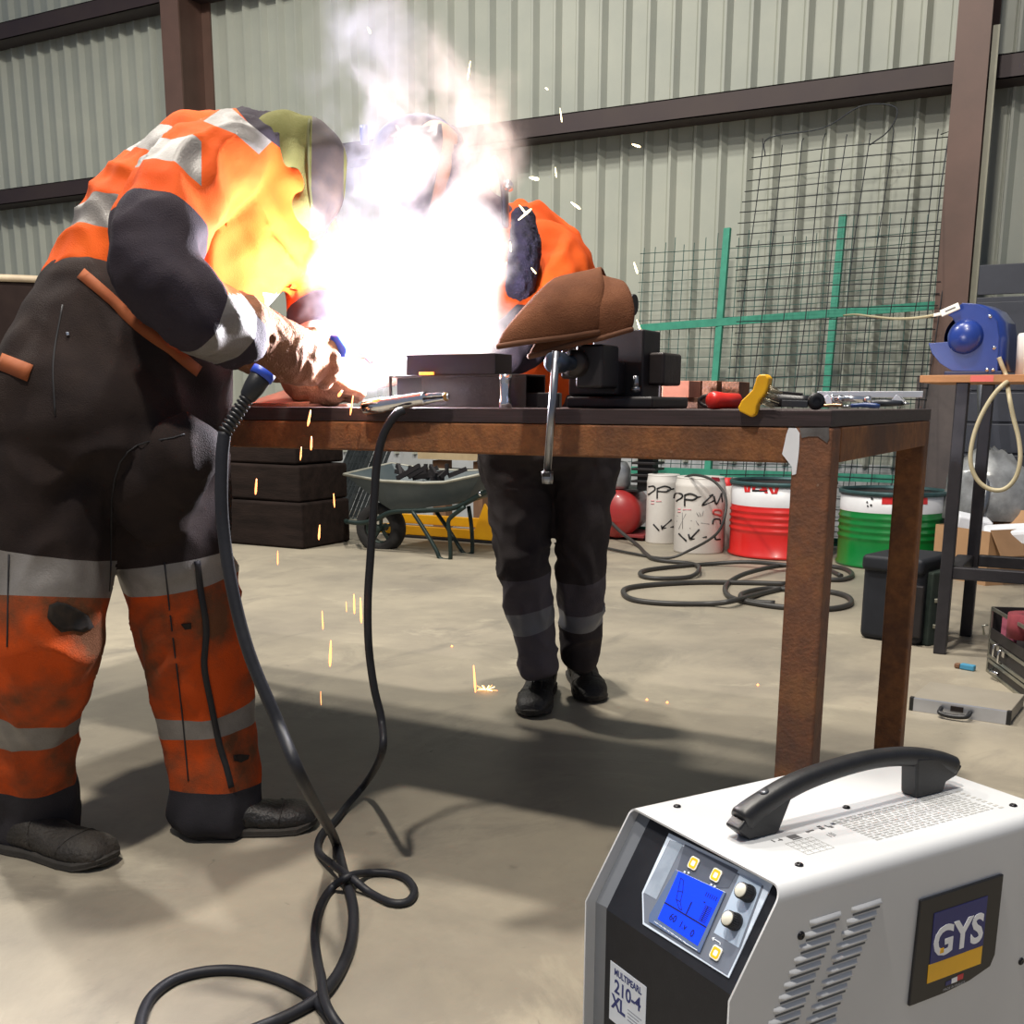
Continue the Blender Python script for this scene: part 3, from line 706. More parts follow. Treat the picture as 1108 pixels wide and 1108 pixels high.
for i in range(len(pen)-1): ln2(*pen[i], *pen[i+1], .0006)
ln2(.16, .34, .26, .32, .0006); ln2(.20, .5, .30, .5, .0006)
for i in range(10):
    v0 = .34+i*.03; ln2(.80, v0, .95, v0, .0006)
for i in range(6): ln2(.72+.045*i, .12, .72+.045*i, .2, .0007)
ln2(.86, .34, .86, .62, .0006); ln2(.74, .3, .78, .3, .001)
lp('screen_symbols', b, GLY, d)
def chtext(txt, size, x, s, h, m, par, bold=0, nm='lettering', ang=0, xs=1):
    X = V((1, 0, 0)); Y = -eL
    X2 = X*cos(ang)+Y*sin(ang); Y2 = -X*sin(ang)+Y*cos(ang)
    return text_mesh(nm, txt, size, frame(CP(x, s, h), X2, Y2), m, par, .0002, bold, xs=xs)
chtext('60', .013, *scp(.30, .83), .0046, GLY, d, .0002)
chtext('1.v', .012, *scp(.56, .85), .0046, GLY, d, .0002)
chtext('0', .013, *scp(.80, .88), .0046, GLY, d, .0002)
# buttons
for (x, y) in ((472, 228), (630, 312), (630, 860)):
    cx, cs = cz(x, y)
    def rr(hw, hh, r): 
        out = []
        for (sx, sy, a0) in ((1, 1, 0), (-1, 1, pi/2), (-1, -1, pi), (1, -1, 3*pi/2)):
            for k in range(5): a = a0+pi/2*k/4; out.append((cx+sx*(hw-r)+r*cos(a), cs+sy*(hh-r)+r*sin(a)))
        return out
    bo = plate('push_button', rr(.0082, .0082, .0035), .0024, .0044, mat('button_white', 'e8e6dc', .4), raw=True, bevel=.0005)
    ring = rr(.0066, .0066, .003); inner = rr(.0036, .0036, .0016); n = len(ring); b = MB()
    b.faces([CP(*p_, .0047) for p_ in ring]+[CP(*p_, .0047) for p_ in inner], [(i, (i+1) % n, n+(i+1) % n, n+i) for i in range(n)])
    oo = lp('button_ring', b, mat('button_yellow', 'f0b81e', .4), bo); s = oo.modifiers.new('s', 'SOLIDIFY'); s.thickness = .0004
chw = mat('panel_white_print', 'dfe6ef', .5)
b = MB()
for (x, y) in ((412, 290), (440, 296), (600, 380), (625, 392)):
    a = CP(*cz(x, y), .0042); b.box(a, (.003, .0006, .0022), Matrix((V((1, 0, 0)), nrmL, eL)).transposed())
lp('panel_marks', b, chw)
b = MB()
for (p0, p1) in (((655, 800), (655, 785)), ((655, 785), (600, 752)), ((600, 752), (618, 750)), ((600, 752), (608, 770))):
    a = CP(*cz(*p0), .0024); c = CP(*cz(*p1), .0024); b.bar(a, c, .0010, .0004, nrmL)
lp('arrow_mark', b, chw)
b = MB()
for i in range(24):
    a = CP(*cz(200+i*9.2, 640+i*6.3), .0042); b.box(a, (.0009+.0005*(i % 3), .0004, .0013), Matrix((V((1, 0, 0)), nrmL, eL)).transposed())
a = CP(*cz(415, 790), .0042); c = CP(*cz(500, 842), .0042); b.bar(a, c, .0008, .0003, nrmL)
lp('panel_marks', b, chw)
# knobs: axis = panel normal
for (x, y) in ((858, 442), (765, 640)):
    cx, cs = cz(x, y); k = CP(cx, cs, .0023)
    b = MB(); b.lathe([(0, 0), (.0112, 0), (.0112, .004), (.0100, .0055), (.0098, .016), (0, .016)], k, nrmL, 32)
    for j in range(24):
        a = 2*pi*j/24; xx = V((1, 0, 0)); yy = nrmL.cross(xx); b.bar(k+(xx*cos(a)+yy*sin(a))*.0099+nrmL*.006, k+(xx*cos(a)+yy*sin(a))*.0099+nrmL*.0155, .0010)
    kn = lp('knob', b, BPLAST)
    b = MB(); b.lathe([(0, .016), (.0086, .016), (.0086, .0168), (.0078, .0175), (0, .0178)], k, nrmL, 28); lp('knob_cap', b, mat('knob_cap_cream', 'ccc9bb', .45), kn)
# lower front: name label
FY = CH[0]+REC
def fr(x, y): q = Rw.transposed()@(on_plane(x, y, -vy, WO+vy*FY)-WO); return q.x, q.z
lx0, lz0 = fr(661, 1040); lx1, lz1 = fr(700, 1067)
zt_ = (lz0+lz1)/2; z_b = zt_-.088
b = MB(); b.span((lx0, FY-.0008, z_b), (lx1, FY-.0001, zt_)); lb = lp('name_label', b, mat('label_white', 'd5dde8', .45), bevel=.0002)
NAVY = mat('label_navy', '1c2b6e', .5)
cx = (lx0+lx1)/2; wl = lx1-lx0
def ftext(s_, size, x, z, m=NAVY, bold=0, xs=1, align='CENTER'): return text_mesh('lettering', s_, size, frame((x, FY-.0010, z), (1, 0, 0), (0, 0, 1)), m, lb, .0002, bold, align, xs)
ftext('MULTIPEARL', .0135, cx, zt_-.012, bold=.0004, xs=.82)
ftext('210-4', .0275, cx, zt_-.033, bold=.0006, xs=.95)
ftext('XL', .0285, lx0+.006, zt_-.058, bold=.0010, align='LEFT', xs=.9)
b = MB()
for i in range(4): b.span((lx0+wl*.52, FY-.0010, zt_-.053-i*.005), (lx1-.008-.006*(i % 2), FY-.0008, zt_-.0518-i*.005))
lp('small_print', b, mat('label_grey_print', '7d8496', .5), lb)
b = MB()
for i in range(6): b.box((.205, FY+.0, .205-.022*i), (.11, .010, .009), (radians(-25), 0, 0))
lp('front_louver', b, CHARC, bevel=.003)
# top: handle, screws, print
HX = .160
hp = [(.055, .474), (.085, .488), (.14, .506), (.20, .515), (.27, .519), (.33, .516), (.38, .508), (.43, .494), (.462, .480)]
b = MB(); rows = spline([V((HX, y, z)) for y, z in hp], 6); n = len(rows); rings = []
hm = MB()
for i, p in enumerate(rows):
    tg = (rows[min(n-1, i+1)]-rows[max(0, i-1)]).normalized(); up_ = V((1, 0, 0)).cross(tg); up_ = -up_ if up_.z < 0 else up_
    f = i/(n-1); wd = .0165-.003*sin(pi*f); ht = .0165-.004*sin(pi*f)
    if i < 1 or i > n-2: wd *= .85; ht *= .85
    rings.append([hm.bm.verts.new(p+V((1, 0, 0))*wd*(abs(cos(a))**.7*(1 if cos(a) > 0 else -1))+up_*ht*(abs(sin(a))**.7*(1 if sin(a) > 0 else -1))) for a in [2*pi*k/20 for k in range(20)]])
for i in range(n-1):
    for k in range(20): f_ = hm.bm.faces.new((rings[i][k], rings[i][(k+1) % 20], rings[i+1][(k+1) % 20], rings[i+1][k])); f_.smooth = True
hm.bm.faces.new(rings[0][::-1]); hm.bm.faces.new(rings[-1])
hnd = lp('handle', hm, BPLAST)
b = MB(); poly = [(.040, .468), (.062, .4505), (.112, .4505), (.122, .472), (.135, .500), (.10, .498), (.06, .486)]
b.prism(poly, lambda y, z, tt: V((HX+tt, y, z)), -.0135, .0135); lp('handle_foot', b, BPLAST, hnd, bevel=.004, bseg=3)
b = MB(); poly = [(.368, .512), (.374, .4505), (.432, .4505), (.436, .464), (.458, .470), (.470, .484), (.44, .498), (.40, .508)]
b.prism(poly, lambda y, z, tt: V((HX+tt, y, z)), -.0150, .0150); lp('handle_foot', b, BPLAST, hnd, bevel=.004, bseg=3)
b = MB(); b.lathe([(0, .0), (.006, 0), (.0068, .001), (0, .0013)], (HX, .094, .5065), V((0, -.35, .94)), 20); lp('screw_recess', b, mat('grey_insert', '6a6c70', .3, .7), hnd)
SCB = mat('black_screw', '1c1b1e', .3, .5)
def screw(p, nv):
    b = MB(); b.lathe([(0, 0), (.0056, 0), (.0052, .0016), (.0036, .0028), (.0016, .0028), (.0012, .0016), (0, .0016)], p, nv, 20); return lp('screw', b, SCB)
for p in ((.031, .056, WH), (.150, .260, WH), (.261, .062, WH), (.260, .471, WH)): screw(p, V((0, 0, 1)))
for p in ((WW, .032, .382), (WW, .466, .232)): screw(p, V((1, 0, 0)))
PRT = mat('grey_print', 'a3a29e', .5); PRD = mat('dark_print', '4c4c4e', .5)
zt = WH+.0002
b = MB(); b.span((.186, .112, zt), (.196, .128, zt+.0002)); b.span((.1975, .112, zt), (.200, .128, zt+.0002))
for (x, y, w_, h_) in ((.185, .086, .008, .002), (.190, .094, .002, .007), (.187, .098, .007, .0015), (.186, .146, .003, .014), (.190, .146, .001, .004), (.180, .172, .004, .006), (.186, .170, .006, .007), (.182, .184, .009, .0015), (.188, .186, .006, .005), (.181, .196, .006, .006), (.205, .172, .010, .001), (.205, .168, .012, .0012), (.207, .163, .009, .001)):
    b.span((x, y, zt), (x+w_, y+h_, zt+.0002))
lp('rating_symbols', b, PRD)
b = MB()
for i in range(5): b.span((.203+i*.010, .094, zt), (.2035+i*.010, .140, zt+.0002))
for i in range(5): b.span((.203, .094+i*.0115, zt), (.243, .0945+i*.0115, zt+.0002))
for i in range(9):
    for j in range(4): b.span((.205+j*.010, .097+i*.005, zt), (.2065+j*.010+.002*((i*j) % 3), .0976+i*.005, zt+.0002))
random.seed(3)
for i in range(13):
    x = .176+i*.0062; y = .205
    while y < .435:
        d_ = random.uniform(.005, .016); b.span((x, y, zt), (x+.0016, min(y+d_, .438), zt+.0002)); b.span((x+.003, y, zt), (x+.0034, min(y+d_, .438), zt+.0002)); y += d_+random.uniform(.002, .005)
for i in range(9): b.span((.182+i*.009, .446, zt), (.186+i*.009, .454, zt+.0002))
lp('rating_print', b, PRT)
# louvers on right side: two slanted columns
for col in range(2):
    for r in range(11):
        y0 = (.045 if col == 0 else .115)-(.0072*r if r < 9 else .0072*9)
        z0 = .393-.0145*r; wd = .052
        b = MB(); pts = []; Nn = 6
        y1 = y0+wd
        for (yy, k) in ((y0, 0), (y0+.006, 1), (y1-.003, 1), (y1, 0)):
            for j in range(Nn+1):
                a = j/Nn; pts.append((WW+k*.0052*sin(pi*min(a*1.25, 1))*.95+.0001, yy+(.004 if j == 0 else 0)*0, z0-.0045+.010*(1-a)))
        fs = [(i*(Nn+1)+j, (i+1)*(Nn+1)+j, (i+1)*(Nn+1)+j+1, i*(Nn+1)+j+1) for i in range(3) for j in range(Nn)]
        b.faces(pts, fs, smooth=True); b.span((WW+.0001, y0+.003, z0-.0066), (WW+.0006, y1-.002, z0-.0042), mi=1)
        lp('louver', b, [WHITEP, mat('louver_gap', '55585c', .6)])
# plaque
b = MB(); pl = [(.237, .380), (.401, .380), (.400, .262), (.392, .246), (.35, .236), (.30, .232), (.232, .232)]
b.prism(pl, lambda y, z, tt: V((WW+tt, y, z)), .0002, .0045); pq = lp('brand_plaque', b, mat('plaque_black', '17171a', .45, 0, '1d1d20', 9), bevel=.0015)
b = MB(); b.span((WW+.0046, .264, .283), (WW+.0052, .370, .356)); lp('blue_field', b, mat('plaque_navy', '17206a', .4), pq)
b = MB(); b.span((WW+.0046, .262, .257), (WW+.0054, .369, .2835)); lp('yellow_bar', b, mat('plaque_yellow', 'e8b010', .4), pq)
text_mesh('lettering', 'GYS', .058, frame((WW+.0056, .3165, .3105), (0, 1, 0), (0, 0, 1)), mat('plaque_white', 'e9ebef', .4), pq, .0006, .0017, xs=.96)
b = MB(); b.span((WW+.0053, .281, .2955), (WW+.0064, .288, .302)); lp('yellow_square', b, MATS['plaque_yellow'], pq)
b = MB(); zz = .243
b.faces([(WW+.0047, .302, zz), (WW+.0047, .312, zz), (WW+.0047, .314, zz+.007), (WW+.0047, .305, zz+.005)], [(0, 1, 2, 3)], mi=0)
b.span((WW+.0046, .300, zz), (WW+.005, .3115, zz+.006), mi=0); b.span((WW+.0046, .3115, zz), (WW+.005, .323, zz+.0075), mi=1); b.span((WW+.0046, .323, zz+.001), (WW+.005, .335, zz+.009), mi=2)
lp('flag', b, [MATS['plaque_navy'], MATS['plaque_white'], mat('plaque_red', 'c02634', .4)], pq)
text_mesh('lettering', 'MADE IN FRANCE', .0055, frame((WW+.0048, .318, .2375), (0, 1, 0), (0, 0, 1)), mat('plaque_grey', '9b9da2', .5), pq, .0002, 0)

# ================================================================== CABLES
def cable(name, pts, r, m, label, cat, group=None, n=8):
    b = MB(); b.tube(spline(pts, n), r, 12); return tag(b.build(name, m), label, cat, group)
zc = lambda x, y: (130+x*.3863, 680+y*.3863)
rc = .0085
def g(x, y, z=rc): return G(*zc(x, y), z)
# cable of the torch: from plug down, crossing, small loop, running out at the bottom
c1 = [P(243, 468, 1.40), P(240, 500, 1.39), P(240.5, 560, 1.38), P(250, 630, 1.37), P(269, 705, 1.36), P(300, 780, 1.36)]
q1 = P(330, 850, 1.36); q1.z = max(q1.z, .03); c1 += [q1, g(600, 610, .012)+V((0, 0, .02)), g(628, 690), g(652, 780), g(648, 870), g(620, 950), g(570, 1020, .012), g(500, 1070), g(400, 1115), g(300, 1150)]
cable('torch_cable', c1, .0108, RUBBER, 'thick black cable hanging from the plug at the worker\'s hip and curling on the floor', 'cable')
c2 = [P(437, 444, 1.862), P(428, 449, 1.85), P(415, 470, 1.845), P(408, 500, 1.84), P(405, 540, 1.84), P(401, 600, 1.84), P(398, 650, 1.84), P(399, 700, 1.84), P(405, 745, 1.845)]
c2 += [P(413, 780, 1.85), P(413, 815, 1.82), g(690, 430, .06), g(640, 490, .015), g(600, 540, .01), g(562, 580), g(556, 625), g(600, 665, .026), g(650, 700, .028), g(700, 740), g(760, 768), g(805, 765), g(824, 735), g(800, 700), g(750, 685), g(690, 685, .012), g(640, 695, .033), g(590, 730), g(556, 790), g(545, 860), g(553, 930), g(563, 975, .026), g(570, 1030, .03), g(590, 1080, .03), g(640, 1150), g(700, 1240)]
cable('clamp_cable', c2, rc, RUBBER, 'thinner black cable from the chrome ground clamp down over the table edge to the floor', 'cable')
c3 = [g(60, 1210), g(55, 1140), g(62, 1085), g(90, 1030), g(150, 985), g(230, 962), g(310, 957), g(390, 968), g(460, 990), g(520, 1022), g(560, 1055, .01), g(600, 1110), g(650, 1200)]
cable('power_cable', c3, .0098, RUBBER, 'black cable looping round at the lower left foreground of the floor', 'cable')
# plug of the torch cable with blue collar and strain relief
t = empty('cable_plug', P(262, 430, 1.42)); tag(t, 'black cable plug with ribbed strain relief and blue collar, by the worker\'s hip', 'cable plug')
A = P(286, 402, 1.46); B = P(243, 468, 1.40); ax = (A-B); LN = ax.length; ax.normalize(); mm = px2m(A)
def along(f): return B+ax*LN*f
b = MB(); b.lathe([(11*mm, 0), (13*mm, .2*mm), (13*mm, 9*mm), (11*mm, 9.2*mm), (0, 9.2*mm)], along(.90), ax, 28); part(b, 'collar', BLUEP, t)
b = MB(); b.lathe([(7*mm, 0), (9*mm, 3*mm), (11*mm, 14*mm), (11.8*mm, 26*mm), (10*mm, 30*mm), (0, 30*mm)], along(.55), ax, 28); part(b, 'body', BPLAST, t)
b = MB(); prof = [(5.2*mm, 0)]
for k in range(9): prof += [(7.8*mm, k*5.0*mm+1*mm), (7.8*mm, k*5.0*mm+3*mm), (5.2*mm, k*5.0*mm+3.6*mm), (5.2*mm, k*5.0*mm+5*mm)]
b.lathe(prof, along(.0), ax, 24); part(b, 'strain_relief', BPLAST, t)
# hoses on the floor behind the table
def hz(x, y): return G(640+x*.4224, 380+y*.4224, .014)
def hz2(x, y, dz=0): return G(640+x*.4224, 380+y*.4224, .014+dz)
b_ = [hz(500, 596), hz(400, 593), hz(280, 592), hz(170, 597), hz(95, 606), hz(82, 620), hz(110, 637), hz(190, 646), hz(300, 647), hz2(360, 640, .02), hz(430, 622), hz(500, 605), hz(560, 585), hz(640, 585), hz(668, 572), hz(640, 555), hz(560, 548), hz2(480, 550, .02), hz2(400, 568, .025), hz(355, 590), hz(342, 610), hz(360, 632), hz(430, 648), hz(520, 658), hz(610, 660), hz(662, 648), hz(655, 628), hz(600, 615), hz(520, 612), hz(450, 608), hz(385, 622), hz(400, 640), hz(470, 645)]
cable('air_hose', b_, .014, mat('dark_hose', '2c2b2a', .5, 0, '383634', 9), 'large loops of dark hose on the floor in front of the red drum', 'hose', n=6)
c_ = [P(640, 520, 7.9), P(655, 555, 7.6), G(668, 572, .1), G(690, 590, .014), G(700, 600, .02), hz(170, 535), hz(260, 545), hz2(275, 560, .02), hz(250, 578), hz(170, 582), hz(128, 575), hz(135, 562), hz(210, 552), hz(300, 545), hz2(400, 540, .02), hz2(500, 548, .03), hz(600, 560), hz(640, 575)]
cable('air_hose', c_, .013, MATS['dark_hose'], 'dark hose running from the red compressor to the loops behind the pails', 'hose', n=6)
d_ = [G(600, 588, .014), G(640, 590, .014), G(680, 598, .014), G(720, 604, .014), P(745, 596, 6.75), P(775, 578, 6.72), P(785, 555, 6.75), P(784, 535, 6.85), P(770, 519, 6.95), P(750, 514, 7.05), P(735, 520, 7.3)]
cable('air_line', d_, .009, MATS['dark_hose'], 'thin dark hose arching over the front white pail', 'hose', n=6)

# ================================================================== BACKGROUND STORES
def stand_at(x, yb, rpx):
    p = G(x, yb); d = V((p.x, p.y, 0)).normalized(); R = rpx*px2m(p)*1.0
    c = p+d*R; c.z = 0; return c, R
def cyl_hit(x, y, c, R):
    v = ray(x, y); ox, oy = CAM.x-c.x, CAM.y-c.y; A_ = v.x**2+v.y**2; B_ = 2*(ox*v.x+oy*v.y); C_ = ox*ox+oy*oy-R*R
    k = (-B_-math.sqrt(max(B_*B_-4*A_*C_, 0)))/(2*A_); return CAM+v*k
def drum(x, yb, rpx, ytop, yband, colm, label, red=None):
    c, R = stand_at(x, yb, rpx); front = c-V((c.x, c.y, 0)).normalized()*R
    H_ = P(x, ytop, front.y).z; zb = P(x, yband, front.y).z
    t = empty('steel_drum', c, 0, label, 'drum')
    pr = [(R*.93, 0), (R*.985, .006), (R*.985, .02), (R*.955, .03)]
    pr += [(R*.955, zb*.46)]
    for k in range(4): h = zb*(.5+.12*k); pr += [(R*.955, h), (R*.975, h+zb*.03), (R*.975, h+zb*.045), (R*.955, h+zb*.075)]
    pr += [(R*.955, zb)]
    b = MB(); b.lathe(pr, (0, 0, 0), seg=56); b.build('lower_shell', colm, t)
    b = MB(); b.lathe([(R*.955, zb), (R*.955, H_-.015), (R*.94, H_-.015), (R*.94, zb)], seg=56, mis=[0, 0, 1]); b.build('upper_shell', [WPAINT, mat('drum_inside', '2a2625', .8)], t)
    b = MB(); b.lathe([(R*.94, H_-.028), (R*.985, H_-.028), (R, H_-.018), (R, H_-.006), (R*.985, H_), (R*.94, H_), (R*.94, H_-.028)], seg=56); b.build('rim', mat('teal_rim', '3a5a5c', .45, .3, '2c4446', 9), t)
    b = MB(); b.lathe([(0, H_-.12), (R*.94, H_-.12)], seg=40); b.build('contents', mat('dark_scrap', '1c1817', .95, 0, '352c28', 20, spec=.1), t)
    return t, c, R*.957, H_, zb
def on_drum_patch(t, c, R, poly, nm, m, sub=6):
    b = MB(); n = len(poly)
    def hp(x, y, k): q = cyl_hit(x, y, c, R+k)-c; return q
    # grid quad patch from 4 corners
    (x0, y0), (x1, y1), (x2, y2), (x3, y3) = poly; vs = []
    for k in (.0015, .0005):
        for j in (0, 1):
            for i in range(sub+1):
                u = i/sub; xa = x0+(x1-x0)*u; ya = y0+(y1-y0)*u; xb = x3+(x2-x3)*u; yb = y3+(y2-y3)*u
                vs.append(hp(xa+(xb-xa)*j, ya+(yb-ya)*j, k))
    S = sub+1; fs = []
    for i in range(sub): fs += [(i, i+1, S+i+1, S+i), (2*S+i, 3*S+i, 3*S+i+1, 2*S+i+1), (i, 2*S+i, 2*S+i+1, i+1), (S+i, S+i+1, 3*S+i+1, 3*S+i)]
    fs += [(0, S, 3*S, 2*S), (sub, 2*S+sub, 3*S+sub, S+sub)]
    b.faces(vs, fs); o = b.build(nm, m, t); return o
def strokes(t, c, R, lines, w_, nm, m):
    b = MB()
    for ln_ in lines:
        pts = [cyl_hit(x, y, c, R+.001)-c for x, y in ln_]
        sp_ = spline(pts, 4) if len(pts) > 2 else pts
        b.tube(sp_, w_, 6)
    return b.build(nm, m, t)
t, c, R, H_, zb = drum(843, 607, 59, 523, 550, REDP, 'open red drum with white top band and red letters, beside the white pails')
RED2 = mat('red_print', 'cc2a2c', .45)
s = 120/1108
ax_ = lambda x, y: (780+x*s, 500+y*s)
for quad in (((225, 222), (248, 222), (268, 300), (238, 300)), ((272, 222), (298, 222), (290, 300), (262, 300)), ((315, 225), (360, 225), (340, 275), (312, 275)), ((385, 225), (450, 225), (470, 310), (440, 310)), ((385, 270), (440, 270), (440, 285), (385, 285)), ((462, 228), (500, 228), (535, 318), (505, 318)), ((550, 235), (588, 240), (560, 318), (528, 318))):
    on_drum_patch(t, c, R, [ax_(*q) for q in quad], 'lettering', RED2, 3)
on_drum_patch(t, c, R, [ax_(310, 275), ax_(465, 278), ax_(462, 296), ax_(312, 294)], 'hand_hole', BLACK, 4)
t, c, R, H_, zb = drum(960, 618, 58.5, 533, 556.5, GRNP, 'open green drum with white top band, behind the table legs')
s = 140/1108; ax_ = lambda x, y: (890+x*s, 500+y*s)
on_drum_patch(t, c, R, [ax_(515, 264), ax_(900, 264), ax_(900, 278), ax_(513, 276)], 'red_stripe', RED2, 8)
on_drum_patch(t, c, R, [ax_(510, 302), ax_(900, 305), ax_(900, 362), ax_(506, 362)], 'red_stripe', RED2, 8)
strokes(t, c, R, [[ax_(415, 305), ax_(430, 318)], [ax_(378, 340), ax_(385, 345)], [ax_(385, 378), ax_(390, 372)], [ax_(410, 365), ax_(422, 372)]], .006, 'black_smudge', MARK)
# pails
def pail(x, yb, rpx, ytop, label, lid=False):
    c, R = stand_at(x, yb, rpx); front = c-V((c.x, c.y, 0)).normalized()*R; H_ = P(x, ytop, front.y).z
    t = empty('white_pail', c, 0, label, 'pail', None)
    b = MB(); b.lathe([(0, 0), (R*.97, 0), (R, .01), (R, H_*.86), (R*1.005, H_*.87), (R*1.005, H_*.9), (R*.99, H_*.91), (R*.94, H_-.01)], seg=44); b.build('body', PAIL, t)
    b = MB(); b.lathe([(R*.945, H_-.012), (R*.96, H_-.006), (R*.94, H_), (R*.7, H_-.005), (0, H_-.006)], seg=44); b.build('lid', PAIL, t)
    return t, c, R, H_
s = 140/1108; pz = lambda x, y: (660+x*s, 480+y*s)
t, c, R, H_ = pail(716, 589, 18, 514, 'rear white pail with black scrawl, half behind the other one')
strokes(t, c, R, [[pz(330, 370), pz(375, 365), pz(385, 395), pz(340, 430), pz(328, 435)], [pz(405, 380), pz(404, 470)], [pz(405, 385), pz(470, 365), pz(520, 385), pz(480, 412), pz(410, 408)], [pz(490, 400), pz(548, 385)], [pz(372, 690), pz(420, 745)], [pz(440, 700), pz(448, 735)], [pz(450, 720), pz(528, 650)], [pz(452, 725), pz(545, 712)]], .0062, 'marker_writing', MARK)
strokes(t, c, R, [[pz(352, 490), pz(380, 490)], [pz(395, 495), pz(440, 495)], [pz(352, 515), pz(378, 515)]], .004, 'red_print', mat('pale_red_print', 'c98a90', .6))
t, c, R, H_ = pail(755, 600, 27, 517, 'front white pail scrawled with black marker writing')
strokes(t, c, R, [[pz(548, 465), pz(560, 430), pz(610, 430), pz(618, 460), pz(570, 492)], [pz(640, 440), pz(640, 535)], [pz(640, 442), pz(690, 430), pz(745, 455), pz(710, 482), pz(645, 478)], [pz(745, 460), pz(885, 440)], [pz(880, 435), pz(790, 528), pz(900, 485)], [pz(890, 450), pz(912, 518), pz(955, 425)], [pz(955, 425), pz(962, 500)],
    [pz(590, 770), pz(655, 835)], [pz(672, 775), pz(685, 820)], [pz(690, 815), pz(765, 735)], [pz(690, 820), pz(830, 800)]], .0068, 'marker_writing', MARK)
strokes(t, c, R, [[pz(885, 600), pz(890, 570), pz(948, 575), pz(948, 615), pz(885, 600)]], .008, 'red_print', mat('red_pail_print', 'c4524e', .5))
strokes(t, c, R, [[pz(880, 690), pz(890, 650), pz(940, 650), pz(945, 690)], [pz(900, 790), pz(905, 820), pz(945, 820)]], .006, 'marker_writing', MARK)
strokes(t, c, R, [[pz(620, 590), pz(622, 730)], [pz(570, 665), pz(700, 662)], [pz(575, 615), pz(690, 730)], [pz(590, 730), pz(650, 600)], [pz(740, 590), pz(760, 625)], [pz(765, 590), pz(775, 625)], [pz(800, 575), pz(790, 620)], [pz(735, 660), pz(760, 700)], [pz(780, 680), pz(850, 690)]], .0022, 'pen_writing', mat('grey_pen', '6c6a6a', .6))
strokes(t, c, R, [[pz(582, 560), pz(605, 560)], [pz(625, 566), pz(695, 566)], [pz(582, 585), pz(605, 585)]], .004, 'red_print', MATS['pale_red_print'])
on_drum_patch(t, c, R*.96, [pz(865, 285), pz(935, 290), pz(950, 345), pz(905, 355)], 'red_tag', mat('dark_red_tag', 'a02a38', .5), 3)
b = MB(); p = P(787, 517, 7.45); b.lathe([(0, 0), (.075, 0), (.075, p.z-.11), (.05, p.z-.08), (.05, p.z-.055), (0, p.z-.055)], (p.x, p.y, 0), seg=24, mis=[0]*5); 
t = empty('spray_bottle', (0, 0, 0)); t.location = (p.x, p.y, 0); tag(t, 'white bottle with red cap between the pails and red drum', 'bottle')
part(b, 'body', PAIL, t)
b = MB(); b.lathe([(.03, p.z-.055), (.03, p.z), (0, p.z)], (p.x, p.y, 0), seg=20); part(b, 'cap', RED2, t)
# compressor
CY = 7.6
c = P(668, 556, CY); t = empty('air_compressor', (c.x, c.y+.3, 0), 0, 'red tank air compressor half hidden behind the far worker\'s leg', 'compressor')
mm = px2m(c); R = 26*mm; axd = V((-.25, 1, 0)).normalized()
b = MB(); Lk = .5
prof = [(max(R*sin(a), 0), -R*.55*cos(a)) for a in [pi/2*k/8 for k in range(9)]]+[(R*cos(a), Lk+R*.5*sin(a)) for a in [pi/2*k/8 for k in range(9)]]
b.lathe(prof, c, axd, 40); part(b, 'tank', mat('compressor_red', '96292a', .35, 0, 'a3302c', 6, coat=.1), t)
zb_ = c.z-R
b = MB(); b.box((c.x-.08, CY+.22, zb_*.5+.03), (.62, .5, .022)); b.box((c.x-.33, CY+.05, zb_*.25+.012), (.05, .05, zb_*.5+.02)); b.box((c.x+.18, CY+.05, zb_*.25+.012), (.05, .05, zb_*.5+.02)); b.box((c.x-.08, CY+.42, zb_*.25+.012), (.5, .05, zb_*.5+.02)); b.box((c.x-.05, CY+.2, zb_*.75+.03), (.16, .4, zb_*.5))
part(b, 'base_frame', mat('dull_red', '7c2a2c', .5), t, bevel=.004)
hz0 = c.z+R-.01
b = MB(); b.box((c.x, CY+.25, hz0+.005), (.3, .45, .02)); part(b, 'top_plate', BLACK, t, bevel=.003)
hz0 += .015
pp = P(667, 530, CY)
b = MB(); b.lathe([(0, 0), (.075, 0), (.088, .03), (.088, .15), (.06, .20), (0, .21)], (pp.x-.01, CY+.06, hz0), seg=26); part(b, 'pump', mat('cast_grey', 'a7a9ac', .4, .6, '86888c', 14), t)
b = MB()
for k in range(6): b.box((pp.x+.20, CY+.12, hz0+.06+k*.045), (.19, .19, .018))
b.box((pp.x+.20, CY+.12, hz0+.15), (.12, .12, .30)); part(b, 'cylinder_head', BLACK, t, bevel=.003)
b = MB(); b.lathe([(0, 0), (.05, 0), (.055, .02), (.055, .055), (0, .06)], (pp.x+.0, CY+.04, hz0+.235), seg=24); part(b, 'air_filter', mat('silver_filter', 'b9bdc4', .3, .8), t)
b = MB(); b.box((pp.x-.17, CY+.06, hz0+.22), (.12, .18, .14)); part(b, 'switch_box', mat('navy_box', '20284a', .5), t, bevel=.01)

